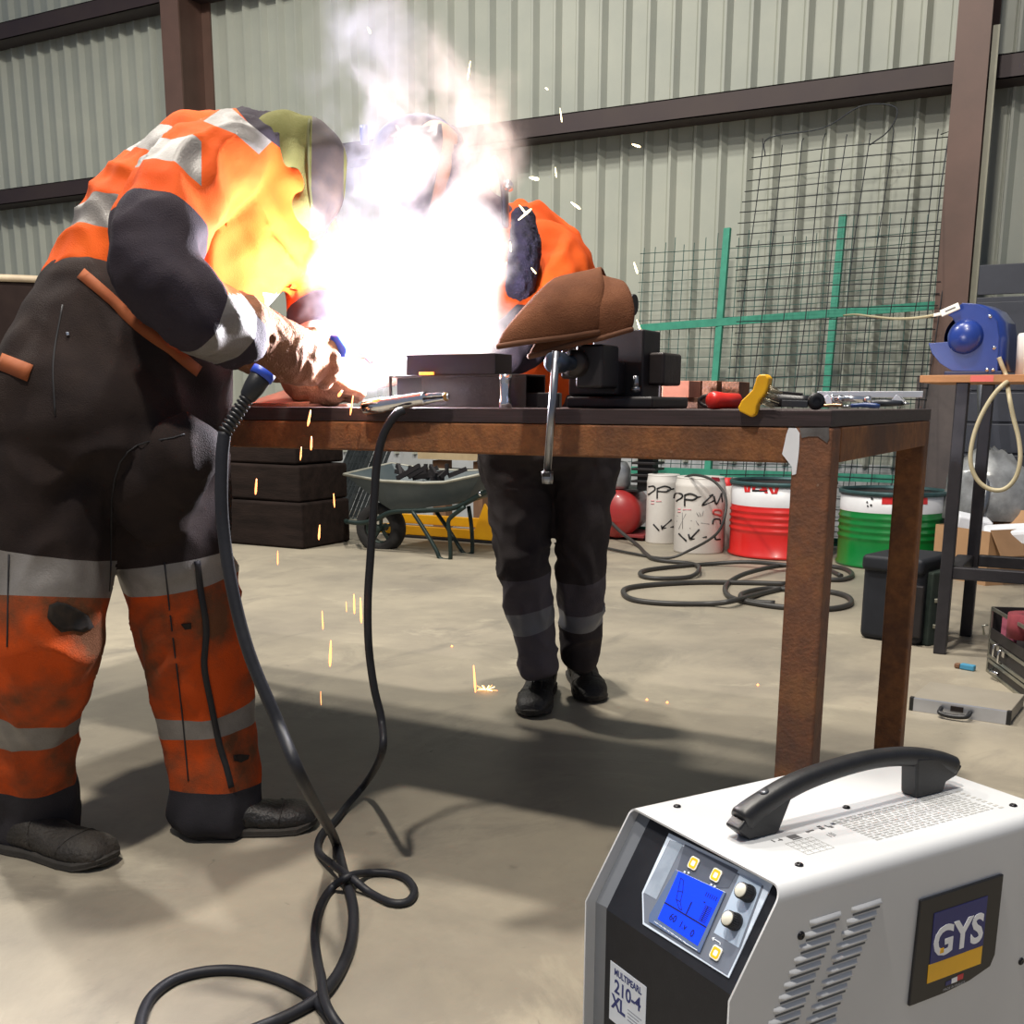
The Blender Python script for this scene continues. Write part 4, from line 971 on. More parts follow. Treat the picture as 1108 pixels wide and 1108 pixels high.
# cases and boxes near the right
def boxmesh(nm, p0, p1, dirdepth, h, m, par, **k): pass
def obox(nm, m, a, b2, depth, h, parent=None, z0=0, bevel=.01, bseg=3, **k):
    """a,b2: front bottom corners (floor points), depth away from camera"""
    a = V((a.x, a.y, 0)); b2 = V((b2.x, b2.y, 0)); u = (b2-a); wd = u.length; u.normalize(); v = V((-u.y, u.x, 0))
    cc = (a+b2)/2+v*depth/2; b = MB(); b.box((cc.x, cc.y, z0+h/2), (wd, depth, h), Matrix((u, v, V((0, 0, 1)))).transposed())
    if parent is None: return b.build(nm, m, None, bevel=bevel, bseg=bseg)
    return part(b, nm, m, parent, bevel=bevel, bseg=bseg)
a = G(928, 690); c = G(994, 700)
t = empty('tool_case', ((a.x+c.x)/2, (a.y+c.y)/2+.1, 0), 0, 'black plastic tool case standing behind the rear table leg', 'case')
h = P(940, 603, a.y).z
obox('shell', BPLAST if 0 else mat('case_black', '202227', .55, 0, '27292f', 6, spec=.25), a, c, .30, h, t, 0.0, .03, 4)
u = (c-a).normalized(); v = V((-u.y, u.x, 0))
b = MB(); b.box(((a.x+c.x)/2+v.x*.15, (a.y+c.y)/2+v.y*.15, h-.02), ((c-a).length*1.0, .34, .07), Matrix((u, v, V((0, 0, 1)))).transposed()); part(b, 'lid_rim', MATS['case_black'], t, bevel=.02, bseg=3)
b = MB(); q = a.lerp(c, .93); b.box((q.x-v.x*.005, q.y-v.y*.005, h*.42), (.05, .02, h*.62), Matrix((u, v, V((0, 0, 1)))).transposed()); part(b, 'latch', BLACK, t, bevel=.006)
a = G(996, 697)-V((.03, 0, 0)); c = G(1017, 701)-V((.03, 0, 0))
t = empty('metal_case', ((a.x+c.x)/2, (a.y+c.y)/2+.1, 0), 0, 'narrow dark green case upright against the stand leg', 'case')
h = P(1000, 618, a.y).z
obox('shell', mat('case_green', '26302d', .6, .1, '343d38', 12, spec=.25), a, c+V((-.02, 0, 0)), .13, h, t, 0, .008, 2)
b = MB()
for (x, y) in ((1014, 650), (1005, 645), (1013, 678)): p = P(x, y, a.y-.012); b.box(p, (.03, .012, .018))
part(b, 'catch', mat('dull_chrome', '8d8c80', .4, .8), t, bevel=.003)
# cardboard boxes
def carton(a, c, dep, h, label, flaps=True):
    t = empty('cardboard_box', ((a.x+c.x)/2, (a.y+c.y)/2+dep/2, 0), 0, label, 'box')
    a = V((a.x, a.y, 0)); c = V((c.x, c.y, 0)); u = (c-a); wd = u.length; u.normalize(); v = V((-u.y, u.x, 0)); R3 = Matrix((u, v, V((0, 0, 1)))).transposed()
    b = MB(); th = .006; m0 = a+u*wd/2
    def bx(cu, cv, cz_, du, dv, dz): q = m0+u*cu+v*cv; b.box((q.x, q.y, cz_), (du, dv, dz), R3)
    bx(0, th/2, h/2, wd, th, h); bx(0, dep-th/2, h/2, wd, th, h); bx(-wd/2+th/2, dep/2, h/2, th, dep-2*th, h); bx(wd/2-th/2, dep/2, h/2, th, dep-2*th, h); bx(0, dep/2, th/2+.001, wd-2*th, dep-2*th, th)
    part(b, 'body', CARD, t)
    if flaps:
        for sg, cv in ((1, dep+.04),):
            b = MB(); q = m0+v*cv; b.box((q.x, q.y, h-.045 if sg < 0 else h+.035), (wd-.01, .005, .11), R3@Euler((radians(-28*sg if sg > 0 else -38), 0, 0)).to_matrix()); part(b, 'flap', mat('cardboard_flap', 'b99069', .85, 0, 'a88260', 4), t)
        b = MB(); q = m0+u*(wd/2+.05)+v*dep/2; b.box((q.x, q.y, h-.06), (.005, dep, .17), R3@Euler((0, radians(-35), 0)).to_matrix()); part(b, 'flap', mat('cardboard_shade', '8a6a4c', .85), t)
    return t, m0, u, v, wd
t, m0, u, v, wd = carton(G(1008, 622), G(1066, 634), .42, P(1010, 567, G(1008, 622).y).z, 'open cardboard box with white packing behind the steel stand')
hb = P(1010, 567, G(1008, 622).y).z
q = m0+v*.2-u*.15; b = MB(); b.box((q.x, q.y, hb-.02), (.2, .18, .14), (0.1, .2, .3)); tag(b.build('foam_block', mat('white_foam', 'e3e5ea', .7), bevel=.012), 'white foam block sticking up at the left of the cardboard box', 'foam block')
q = m0+v*.2+u*.16; b = MB(); b.box((q.x, q.y, hb-.03), (.28, .2, .09), (0.15, -.1, .1)); tag(b.build('packing_foam', MATS['white_foam'], bevel=.02), 'pale packing slab lying across the right of the cardboard box', 'foam block')
carton(G(1101, 618), G(1150, 630), .25, .30, 'second cardboard box cut by the right photo edge', False)
# clear plastic bag / grey sheet and pipe
p = P(1066, 545, 7.3)
b = MB(); vs = []; nn = 16
for i in range(nn+1):
    for j in range(nn+1):
        a_ = 2*pi*i/nn; r_ = .30*sin(pi*(j/nn)*.5)*(1+.18*noise.noise(V((cos(a_)*2, sin(a_)*2, j*.3))))
        vs.append((p.x+r_*cos(a_)*.95, p.y+r_*sin(a_)*.5, .32+.42*cos(pi*(j/nn)*.5)*(1+.12*noise.noise(V((i*.8, j*.5, 2))))))
b.faces(vs, [(i*(nn+1)+j, (i+1)*(nn+1)+j, (i+1)*(nn+1)+j+1, i*(nn+1)+j+1) for i in range(nn) for j in range(nn)], smooth=True)
tag(b.build('plastic_bag', mat('grey_film', 'a3a5a5', .25, .3, '6f7070', 7)), 'crumpled silvery plastic bag heaped behind the cardboard box', 'plastic bag')
b = MB(); b.tube(spline([P(1062, 400, 7.35), P(1064, 470, 7.3), P(1067, 520, 7.2), P(1064, 545, 7.15), P(1058, 556, 7.1)], 6), .028, 16); tag(b.build('duct_pipe', mat('galvanised', 'a2a4a6', .3, .9, '77787a', 12)), 'thin galvanised pipe standing behind the steel stand', 'pipe')

# ------------------------------------------------------------------ steel stand with blue reel
sa = G(1016, 708); YS0 = sa.y; YS1 = G(1037, 689).y+.02
t = empty('steel_stand', (sa.x+.4, (YS0+YS1)/2, 0), 0, 'black welded steel stand with pine board top carrying the blue reel', 'stand')
zt = P(1003, 414, YS0-.02).z; sx = sa.x-.024; sw = .048; so = .05
ST = mat('stand_steel', '2c2b2f', .45, .4, '3a383c', 9)
for (x, y) in ((sx, YS0), (sx+so, YS1), (sx+1.3, YS0), (sx+1.3, YS1)):
    b = MB(); b.span((x, y, 0), (x+sw, y+sw, zt)); part(b, 'leg', ST, t, bevel=.004)
zr = P(1020, 613, YS0).z
for a, c in (((sx+sw, YS0+.004, zr-.05), (sx+1.3, YS0+sw-.004, zr)), ((sx+sw+so, YS1+.004, zr-.05), (sx+1.3, YS1+sw-.004, zr)), ((sx+.012, YS0+sw, zr-.05), (sx+so+sw-.020, YS1, zr)), ((sx+1.304, YS0+sw, zr-.05), (sx+1.3+sw-.004, YS1, zr))):
    b = MB(); b.span(a, c); part(b, 'crossbar', ST, t, bevel=.004)
b = MB(); b.span((sx-.13, YS0-.04, zt), (sx+1.42, YS1+sw+.03, zt+.028)); part(b, 'board_top', WOOD, t, bevel=.002)
b = MB(); b.span((P(1050, 410, YS0-.04).x, YS0-.0415, zt+.002), (P(1075, 410, YS0-.04).x, YS0-.0402, zt+.026)); o = part(b, 'paint_mark', mat('pink_mark', 'd0645a', .6), t); o['label'] = 'red paint mark on the board edge'
# reel
YR = YS0+.10
cc = P(1046, 362, YR); mm = px2m(cc); zb_ = zt+.028
t = empty('cable_reel', (cc.x, YR, zb_), 0, 'blue enamelled reel housing with domed hub and open throat', 'reel')
ax2 = V((.25, 1, 0)).normalized()
s = 208/960; rz_ = lambda x, y: P(900+x*s, 300+y*s, YR)
out = [(652, 128), (720, 132), (780, 160), (825, 220), (836, 300), (830, 400), (828, 470), (700, 470), (600, 468), (540, 430), (500, 380), (482, 330), (580, 322), (590, 350), (640, 378), (690, 372), (735, 335), (742, 285), (715, 240), (670, 220), (620, 235), (600, 200), (580, 190)]
b = MB(); b.prism(out, lambda x, y, tt: rz_(x, y)+ax2*tt, 0, .008); part(b, 'side_plate', BLUE, t, bevel=.002)
b = MB(); b.prism(out, lambda x, y, tt: rz_(x, y)+ax2*tt, .20, .208); part(b, 'side_plate', BLUE, t, bevel=.002)
rim = [(600, 190), (652, 128), (720, 132), (780, 160), (825, 220), (836, 300), (830, 400), (828, 468), (600, 466), (540, 430), (500, 380), (482, 330)]
vs = []
for x, y in rim: vs += [rz_(x, y)+ax2*.004, rz_(x, y)+ax2*.204]
b = MB(); b.faces(vs, [(2*i, 2*i+2, 2*i+3, 2*i+1) for i in range(len(rim)-1)], smooth=True); o = part(b, 'rim', BLUE, t); q = o.modifiers.new('s', 'SOLIDIFY'); q.thickness = .004
hub = rz_(665, 298); r0 = 84*s*mm
b = MB(); b.lathe([(r0*cos(a), -r0*.75*sin(a)) for a in [pi/2*(1-k/10) for k in range(11)]]+[(r0, .20)], hub, ax2, 40); part(b, 'hub', BLUE, t)
b = MB(); b.lathe([(r0*1.0, .03), (r0*1.2, .03), (r0*1.2, .036), (r0, .036)], hub+ax2*.0, ax2, 40); b.lathe([(r0*1.0, .18), (r0*1.5, .18), (r0*1.5, .186), (r0, .186)], hub, ax2, 40); b.lathe([(r0*1.4, .026), (r0*1.4, .18)], hub, ax2, 40); part(b, 'drum', mat('dark_blue', '141f4d', .5), t)
b = MB(); b.tube([rz_(700, 470)+V((0, .03, 0)), rz_(720, 478)+V((0, .05, 0))], .02, 12); a0 = rz_(560, 485); b.span((a0.x, YR+.0, zb_), (rz_(850, 485).x, YR+.2, rz_(700, 468).z)); part(b, 'base', mat('reel_base', '1b2348', .5), t, bevel=.004)
b = MB()
for (x, y) in ((775, 462), (805, 462), (810, 352), (790, 195)): b.lathe([(.008, 0), (.006, .005), (0, .006)], rz_(x, y), -ax2, 12)
part(b, 'rivet', CHROME, t)
b = MB(); a_ = rz_(560, 185)+ax2*(-.03); c_ = rz_(652, 145)+ax2*(-.03); b.bar(a_, c_, 34*s*mm, .012, ax2); b.bar(rz_(523, 193)+ax2*(-.03), a_, 16*s*mm, .010, ax2)
t2 = empty('cable_connector', rz_(600, 170)); tag(t2, 'white cable connector with paper label at the reel throat', 'connector'); part(b, 'body', mat('white_connector', 'e4dfd4', .5), t2, bevel=.002)
b = MB(); e_ = (c_-a_).normalized(); p_ = a_.lerp(c_, .55); b.bar(p_-e_*.02-ax2*.0075, p_+e_*.02-ax2*.0075, .0035, .0008, ax2); part(b, 'print_line', MARK, t2)
b = MB(); b.tube(spline([rz_(523, 193)+ax2*(-.03)]+[P(900+x*s, 300+y*s, Y) for x, y, Y in ((450, 200, YR+.1), (380, 206, YR+.4), (300, 206, YR+.9), (200, 196, YR+1.7), (120, 186, YR+2.5), (60, 190, YR+3.0))], 6), .006, 10)
part(b, 'cord', CREAMC, t2)
cr = [rz_(835, 400), rz_(850, 440), rz_(870, 490), rz_(885, 525)+V((0, -.08, 0)), rz_(905, 600)+V((0, -.16, 0)), rz_(925, 700)+V((0, -.16, 0)), rz_(950, 800)+V((0, -.16, 0)), rz_(958, 900)+V((0, -.16, 0)), rz_(935, 990)+V((0, -.16, 0)), rz_(880, 1045)+V((0, -.16, 0)), rz_(810, 1045)+V((0, -.16, 0)), rz_(750, 1000)+V((0, -.16, 0)), rz_(718, 920)+V((0, -.16, 0)), rz_(725, 820)+V((0, -.16, 0)), rz_(760, 710)+V((0, -.16, 0)), rz_(815, 610)+V((0, -.16, 0)), rz_(870, 545)+V((0, -.16, 0)), rz_(910, 515)+V((0, -.10, 0)), rz_(960, 505), rz_(1040, 512)]
b = MB(); b.tube(spline(cr, 8), .0085, 12); part(b, 'cable', CREAMC, t)
b = MB(); p = P(1104, 395, YS0+.15); b.lathe([(0, 0), (.07, 0), (.075, .15), (.07, .16), (0, .16)], (p.x+.055, p.y, zb_), seg=28); tag(b.build('paint_pot', PAIL), 'small white pot on the board at the right photo edge', 'pot')
# fixed small things on right floor: flight case with abrasive, aluminium briefcase, lighter
s = 68/419; fz = lambda x, y: (1040+x*s, 620+y*s)
A0 = G(*fz(165, 655)); A1 = G(*fz(419, 855)); u = (A1-A0); u.z = 0; u.normalize(); v = V((-u.y, u.x, 0)); A0.z = 0
t = empty('flight_case', A0+u*.25+v*.15, 0, 'black tool case with aluminium edges, open drawer holding discs, at the right edge', 'tool case')
R3 = Matrix((u, v, V((0, 0, 1)))).transposed(); Lf = .52; Df = .3
zA = P(*fz(170, 555), A0.y).z; zB = P(*fz(190, 430), A0.y).z; zC = P(*fz(215, 225), A0.y).z
ALU = mat('aluminium_edge', 'a9a99f', .35, .9, '8c8c84', 12)
def lb_(nm, cu, cv, cz_, du, dv, dz, m, bev=.001): q = A0+u*cu+v*cv; b = MB(); b.box((q.x, q.y, cz_), (du, dv, dz), R3); return part(b, nm, m, t, bevel=bev)
for z0, z1 in ((0, zA-.004), (zA, zB-.004)):
    lb_('tray_shell', Lf/2, Df/2, (z0+z1)/2, Lf-.006, Df-.006, z1-z0-.004, BLACK)
    for z_ in (z0+.007, z1-.007): lb_('edge_trim', Lf/2, .002, z_, Lf, .006, .013, ALU); lb_('edge_trim', .002, Df/2, z_, .006, Df, .013, ALU)
    lb_('edge_trim', .006, .003, (z0+z1)/2, .014, .008, z1-z0, ALU)
lb_('drawer_side', Lf/2, .003, zB+.02, Lf, .005, .04, BLACK); lb_('drawer_side', .003, Df/2, (zB+zC)/2, .005, Df, zC-zB, BLACK); lb_('drawer_side', Lf/2, Df-.003, (zB+zC)/2, Lf, .005, zC-zB, BLACK)
lb_('edge_trim', Lf/2, .001, zC-.006, Lf, .008, .013, ALU); lb_('edge_trim', .006, .001, (zB+zC)/2, .013, .008, zC-zB, ALU); lb_('edge_trim', .001, Df/2, zC-.006, .008, Df, .013, ALU)
for cu, zz, m_ in ((.14, zB-.012, CHROME), (.20, zB-.022, CHROME)):
    q = A0+u*cu-v*.006; b = MB(); b.tube([q+V((0, 0, zz+.015)), q-v*.018+V((0, 0, zz+.012)), q-v*.018+V((0, 0, zz-.03)), q-v*.004+V((0, 0, zz-.035))], .004, 8); b.box((q.x, q.y, zz), (.03, .006, .02), R3); part(b, 'latch', m_, t)
q = A0+u*.13-v*.008; b = MB(); b.tube([q-u*.03+V((0, 0, zA*.62)), q-v*.015+V((0, 0, zA*.52)), q+u*.05-v*.004+V((0, 0, zA*.55))], .006, 8); part(b, 'latch', CHROME, t)
q = A0+u*.0-v*.008; b = MB(); b.tube([q+V((0, 0, zC-.07)), q-v*.02+V((0, 0, zC-.075)), q-v*.012+V((0, 0, zB+.01))], .004, 8); part(b, 'stay', ALU, t)
q = G(1113, 690, zC-.065); b = MB(); b.lathe([(.018, 0), (.075, 0), (.075, .085), (.018, .085), (.018, 0)], (q.x, q.y, zC-.065), seg=36); tag(b.build('abrasive_disc_stack', mat('maroon_abrasive', '6e2630', .9, 0, '7d3038', 30)), 'roll of maroon abrasive discs in the open tool case drawer', 'abrasive discs')
q = A0+u*.15+v*.022; b = MB(); b.box((q.x, q.y, zB+(zC-zB)*.5), (.17, .004, (zC-zB)*.72), R3); tag(b.build('abrasive_pad', mat('pink_pad', 'a8536a', .85, 0, 'b45f75', 20), bevel=.001), 'pink abrasive pad standing in the tool case drawer', 'abrasive pad')
q = A0+u*.24+v*.05; b = MB(); b.box((q.x, q.y, zC-.012), (.05, .05, .035), R3@Euler((.2, .3, .3)).to_matrix()); tag(b.build('paper_packet', MATS['label_white'], bevel=.002), 'small white packet next to the abrasive discs', 'packet')
# aluminium briefcase lying on floor
a = G(984, 768); c = G(1093, 784.5); hh = .045; u = (c-a); wd = u.length; u.normalize(); v = V((-u.y, u.x, 0)); R3 = Matrix((u, v, V((0, 0, 1)))).transposed()
t = empty('aluminium_case', (a+c)/2+v*.15, 0, 'flat aluminium case with black handle lying on the floor at right', 'briefcase')
def ab(nm, cu, cv, cz_, du, dv, dz, m, bev=.002): q = V((a.x, a.y, 0))+u*cu+v*cv; b = MB(); b.box((q.x, q.y, cz_), (du, dv, dz), R3); return part(b, nm, m, t, bevel=bev)
ab('body', wd/2, .13, hh/2+.001, wd-.004, .25, hh-.002, mat('case_beige', '8f887b', .5, .1, '989184', 5), .003)
ab('front_profile', wd/2, 0, hh/2, wd-.02, .012, hh, mat('case_silver', 'c4c8d2', .3, .8), .002)
ab('corner', .006, .002, hh/2, .014, .018, hh+.002, BPLAST, .002); ab('corner', wd-.006, .002, hh/2, .014, .018, hh+.002, BPLAST, .002)
hq = V((a.x, a.y, 0))-v*.014
b = MB(); b.tube(spline([hq+u*(wd*.33)+V((0, 0, .026)), hq+u*(wd*.34)-v*.03+V((0, 0, .017)), hq+u*wd*.46-v*.036+V((0, 0, .013)), hq+u*wd*.60-v*.03+V((0, 0, .017)), hq+u*(wd*.62)+V((0, 0, .026))], 5), .0075, 10); part(b, 'handle', BPLAST, t)
ab('lock', wd*.48, -.007, .028, .04, .004, .018, DARKST, .001)
p = G(1047, 725); b = MB(); b.box((p.x, p.y, .012), (.055, .024, .022), (0, 0, -.3), mi=0); b.box((p.x-.038, p.y+.012, .011), (.022, .022, .018), (0, 0, -.3), mi=1)
t = empty('lighter', (p.x, p.y, 0)); tag(t, 'little blue and brown plastic piece on the floor left of the tool case', 'plastic piece'); part(b, 'body', [mat('sky_blue_plastic', '3f84a6', .5), mat('brown_end', '6c4d38', .6)], t, bevel=.004)

# ------------------------------------------------------------------ wheelbarrow
s = 180/1108; WBY = 6.02
def wb(x, y, dY=0): return P(360+x*s, 480+y*s, WBY+dY)
t = empty('wheelbarrow', (wb(500, 700).x, WBY+.25, 0), 0, 'grey wheelbarrow with green frame and black tyre, seen under the table', 'wheelbarrow')
WDp = .56
# tray: outer profile near side + far side
near = [(75, 205), (210, 235), (420, 258), (600, 262), (730, 258), (850, 235), (985, 205), (960, 300), (880, 390), (780, 410), (650, 425), (480, 440), (385, 440), (330, 410)]
top = [wb(x, y) for x, y in ((75, 205), (330, 248), (600, 262), (740, 258), (985, 205))]
bot = [wb(x, y, .12) for x, y in ((330, 405), (385, 440), (600, 430), (780, 408), (900, 370))]
def far(p, d, dz=0): return V((p.x, p.y+d, p.z+dz))
vs = top+bot+[far(p, WDp, .05) for p in top]+[far(p, WDp-.24) for p in bot]; fs = []
for i in range(4): fs += [(i, i+1, 5+i+1, 5+i), (10+i, 15+i, 15+i+1, 10+i+1), (5+i, 5+i+1, 15+i+1, 15+i)]
fs += [(0, 5, 15, 10), (4, 14, 19, 9)]
b = MB(); b.faces(vs, fs, smooth=True); o = part(b, 'tray', GREYT, t); q = o.modifiers.new('s', 'SOLIDIFY'); q.thickness = .006; q = o.modifiers.new('bv', 'BEVEL'); q.width = .03; q.segments = 3; q.limit_method = 'NONE'
b = MB(); loop = top+[far(p, WDp, .05) for p in reversed(top)]; b.tube(loop, .010, 8, closed=True); part(b, 'tray_rim', mat('tray_rim_pale', 'a6a599', .5, .3, '8a897e', 9), t)
wc = wb(322, 560, .28); wr = 165*s*px2m(wc)
b = MB(); b.lathe([(wr*.60, -.055), (wr*.86, -.075), (wr, -.045), (wr*1.02, 0), (wr, .045), (wr*.86, .075), (wr*.60, .055), (wr*.60, -.055)], wc, V((-.12, 1, 0)), 48); part(b, 'tyre', mat('tyre', '201f20', .8, 0, '2b2928', 16), t)
b = MB(); b.lathe([(wr*.62, -.03), (wr*.56, -.035), (wr*.56, .035), (wr*.62, .03)], wc, V((-.12, 1, 0)), 32); b.lathe([(0, -.07), (wr*.15, -.07), (wr*.15, .07), (0, .07)], wc, V((-.12, 1, 0)), 20)
for k in range(5): a_ = 2*pi*k/5+.3; b.bar(wc, wc+(V((1, .12, 0)).normalized()*cos(a_)+V((0, 0, 1))*sin(a_))*wr*.58, .02)
part(b, 'wheel_rim', mat('rim_green', '2c3b36', .5, .3), t)
GR = mat('barrow_green_frame', '182724', .45, .3)
for dY in (.06, .50):
    b = MB(); b.tube(spline([wb(95, 520, dY), wb(200, 528, dY), wb(300, 500, dY), wb(400, 455, dY), wb(620, 445, dY), wb(820, 425, dY), wb(985, 340, dY), wb(1080, 300, dY)], 5), .017, 12); part(b, 'frame_tube', GR, t)
for dY, ex in ((.02, 0), (.46, 150)):
    b = MB()
    if ex == 0: pts = [(530, 450), (620, 590), (690, 710), (715, 765), (765, 778), (785, 755), (778, 600), (770, 520), (800, 480), (880, 420)]
    else: pts = [(690, 455), (790, 600), (850, 700), (880, 735), (915, 735), (930, 710), (925, 560), (905, 415)]
    b.tube(spline([wb(x, y, dY if ex == 0 else .34) for x, y in pts], 4), .014, 10); part(b, 'leg', GR, t)
b = MB(); b.tube([wb(95, 525, .06), wb(85, 515, .28), wb(95, 512, .50)], .014, 10); part(b, 'nose_bar', GR, t)
b = MB(); b.tube([wb(980, 333, .06), wb(994, 330, .06)], .022, 12); part(b, 'handle_end', CHROME, t)
b = MB()
for k in range(14): 
    q = wb(430+k*26, 232-22*sin(k*.8)**2, .12+.03*k % .3); b.bar(q, q+V((random.uniform(-.25, .25), random.uniform(-.05, .1), random.uniform(-.01, .10))), .02, .03)
for k in range(2): q = wb(620+k*140, 195, .2); b.bar(q, q+V((0, 0, .06)), .02)
tag(b.build('scrap_steel', mat('black_scrap', '242123', .6, .3)), 'tangle of black scrap steel heaped in the wheelbarrow', 'scrap', kind='stuff')
# yellow lifting beam behind the barrow
t = empty('yellow_beam', (P(470, 565, 6.9).x, 6.9, 0), 0, 'yellow painted steel beam with triangular gusset behind the wheelbarrow', 'beam')
za = P(500, 566, 6.9).z; zz = P(500, 580, 6.9).z
b = MB(); b.span((wb(90, 560).x-.35, 6.9, .02), (P(548, 560, 6.9).x, 6.98, .09)); part(b, 'lower_flange', YELP, t, bevel=.004)
b = MB(); b.span((wb(90, 560).x-.2, 6.92, .105), (P(548, 560, 6.9).x, 6.96, .175)); part(b, 'web', YELP, t, bevel=.004)
b = MB(); tri = [P(520, 575, 6.88), P(545, 585, 6.88), P(538, 545, 6.88)]; tri = [P(510, 583, 6.88), P(548, 586, 6.88), P(524, 545, 6.88)]; b.faces(tri+[p+V((0, .02, 0)) for p in tri], [(0, 1, 2), (5, 4, 3), (0, 3, 4, 1), (1, 4, 5, 2), (2, 5, 3, 0)]); part(b, 'gusset', YELP, t)
b = MB(); b.span((wb(90, 560).x-.3, 6.88, 0), (P(560, 560, 6.9).x, 6.99, .019)); part(b, 'base_rail', BLACK, t, bevel=.003)
# wooden trestle behind
t = empty('timber_trestle', (P(475, 560, 7.6).x, 7.6, 0), 0, 'timber trestle with posts and top board behind the wheelbarrow', 'trestle')
for x0, x1 in ((468, 482), (512, 522)):
    b = MB(); b.span((P(x0, 500, 7.6).x, 7.6, 0), (P(x1, 500, 7.6).x, 7.7, P(470, 498, 7.6).z)); part(b, 'post', mat('brown_timber', '7c5d45', .8, 0, '6a4d39', 6, stretch=(4, 4, 1)), t)
b = MB(); b.span((P(452, 500, 7.55).x, 7.55, P(470, 497, 7.55).z), (P(560, 500, 7.6).x, 7.78, P(470, 487, 7.55).z)); part(b, 'top_board', mat('pale_timber', 'b3a07f', .75, 0, 'a08d6d', 6), t)
b = MB(); b.span((P(482, 515, 7.62).x, 7.62, P(470, 512, 7.6).z), (P(512, 515, 7.62).x, 7.66, P(470, 506, 7.6).z)); part(b, 'brace', BLACK, t)
# steel gratings leaning on plinth
def grating(xa, xb, topx, n, label, Yb, name='steel_grating'):
    b0 = G(xa, 561); b1 = G(xb, 563); hgt = .78
    t0 = b0+V((.06, .34, hgt)); t1 = b1+V((.06, .34, hgt)); t0 += V((topx, 0, 0)); t1 += V((topx, 0, 0))
    t = empty(name, (b0+b1)/2, 0, label, 'grating')
    b = MB(); 
    for i in range(n+1): f = i/n; b.bar(b0.lerp(b1, f), t0.lerp(t1, f), .008, .03)
    part(b, 'bearing_bars', mat('grating_steel', '3b4144', .5, .6, '53595b', 9), t)
    b = MB()
    for i in range(12): f = (i+.5)/12; b.bar(b0.lerp(t0, f), b1.lerp(t1, f), .006, .006)
    part(b, 'cross_rods', MATS['grating_steel'], t)
    b = MB(); b.bar(b0, b1, .012, .03); b.bar(t0, t1, .012, .03); part(b, 'end_band', mat('galv_edge', '8d9492', .4, .7), t)
grating(349, 372, .10, 6, 'dark steel grating leaning on the white plinth left of the wheelbarrow', 7.7)
grating(374, 392, .10, 4, 'second steel grating leaning right beside the first one', 7.7)
# dark timbers stack at left
TD = mat('dark_timber', '1f1917', .9, 0, '2c2320', 5, .25, 40, spec=.1, stretch=(.6, 3, 3))
def baulk(x0, x1, yt, yb, Y, depth, label, tilt=0):
    a = P(x0, yb, Y); c = P(x1, yt, Y); b = MB(); b.box(((a.x+c.x)/2, Y+depth/2, (a.z+c.z)/2), (c.x-a.x, depth, c.z-a.z), (0, tilt, 0))
    return tag(b.build('timber_baulk', TD, bevel=.018, bseg=3), label, 'timber', None)
yb0 = 5.9
zf = 0
for i, (x1, yt, yb, lab) in enumerate(((325, 545, 590, 'bottom dark timber baulk of the stack left of the white plinth'), (320, 504, 545, 'middle dark timber baulk of the stack left of the white plinth'), (313, 462, 503, 'top dark timber baulk, just under the table rail'))):
    c = P(x1, yb, yb0); cz1 = P(x1, yt, yb0).z; z0 = zf; 
    b = MB(); b.box((c.x-.36, yb0+.3+.02*i, z0+(cz1-z0)/2), (.72, .55, cz1-z0-.004), (0, radians(.4 if i == 1 else 0), 0)); zf = cz1
    tag(b.build('timber_baulk', TD, bevel=.02, bseg=3), lab, 'timber')
# big dark tub with pale lip at left edge
c = P(-30, 420, 5.2); zt = P(10, 290, 5.2).z
t = empty('storage_tub', (c.x-.25, 5.2+.5, 0), 0, 'big dark round tub with pale lip behind the near worker\'s back', 'tub')
Rt = .9
b = MB(); b.lathe([(Rt*.86, 0), (Rt*.9, .02), (Rt, zt-.05), (Rt*.97, zt-.05), (Rt*.87, .03), (0, .02)], (c.x-.45, 6.1, 0), seg=64); part(b, 'shell', mat('tub_dark', '1f1817', .95, 0, '251d1b', 6, spec=.05), t)
b = MB(); b.lathe([(Rt*.97, zt-.05), (Rt*1.01, zt-.05), (Rt*1.02, zt-.025), (Rt*1.0, zt), (Rt*.97, zt-.005), (Rt*.97, zt-.05)], (c.x-.45, 6.1, 0), seg=64); part(b, 'lip', mat('cream_lip', 'b5a48a', .6, 0, 'a3927a', 8), t)
# ================================================================== PEOPLE
def hit(o, x, y):
    d = ray(x, y).normalized(); mw = o.matrix_world if o.parent is None else Matrix.Identity(4)
    ok, l, n, i = o.ray_cast(CAM, d); return (l, n) if ok else (None, None)
def line_on(o, pts, w_, nm, m, lift=.001, n=6):
    sp_ = spline([V((x, y, 0)) for x, y in pts], n); q = [hit(o, p.x, p.y) for p in sp_]; q = [(a+b_*lift, b_) for a, b_ in q if a is not None]
    if len(q) < 2: return
    b = MB(); vs = []
    for i, (a, nn) in enumerate(q):
        tg = (q[min(len(q)-1, i+1)][0]-q[max(0, i-1)][0]).normalized(); sd = tg.cross(nn).normalized()*w_/2; vs += [a+sd, a-sd]
    b.faces(vs, [(2*i, 2*i+1, 2*i+3, 2*i+2) for i in range(len(q)-1)], smooth=True)
    r = b.build(nm, m, o); s = r.modifiers.new('s', 'SOLIDIFY'); s.thickness = .002; s.offset = 0; return r
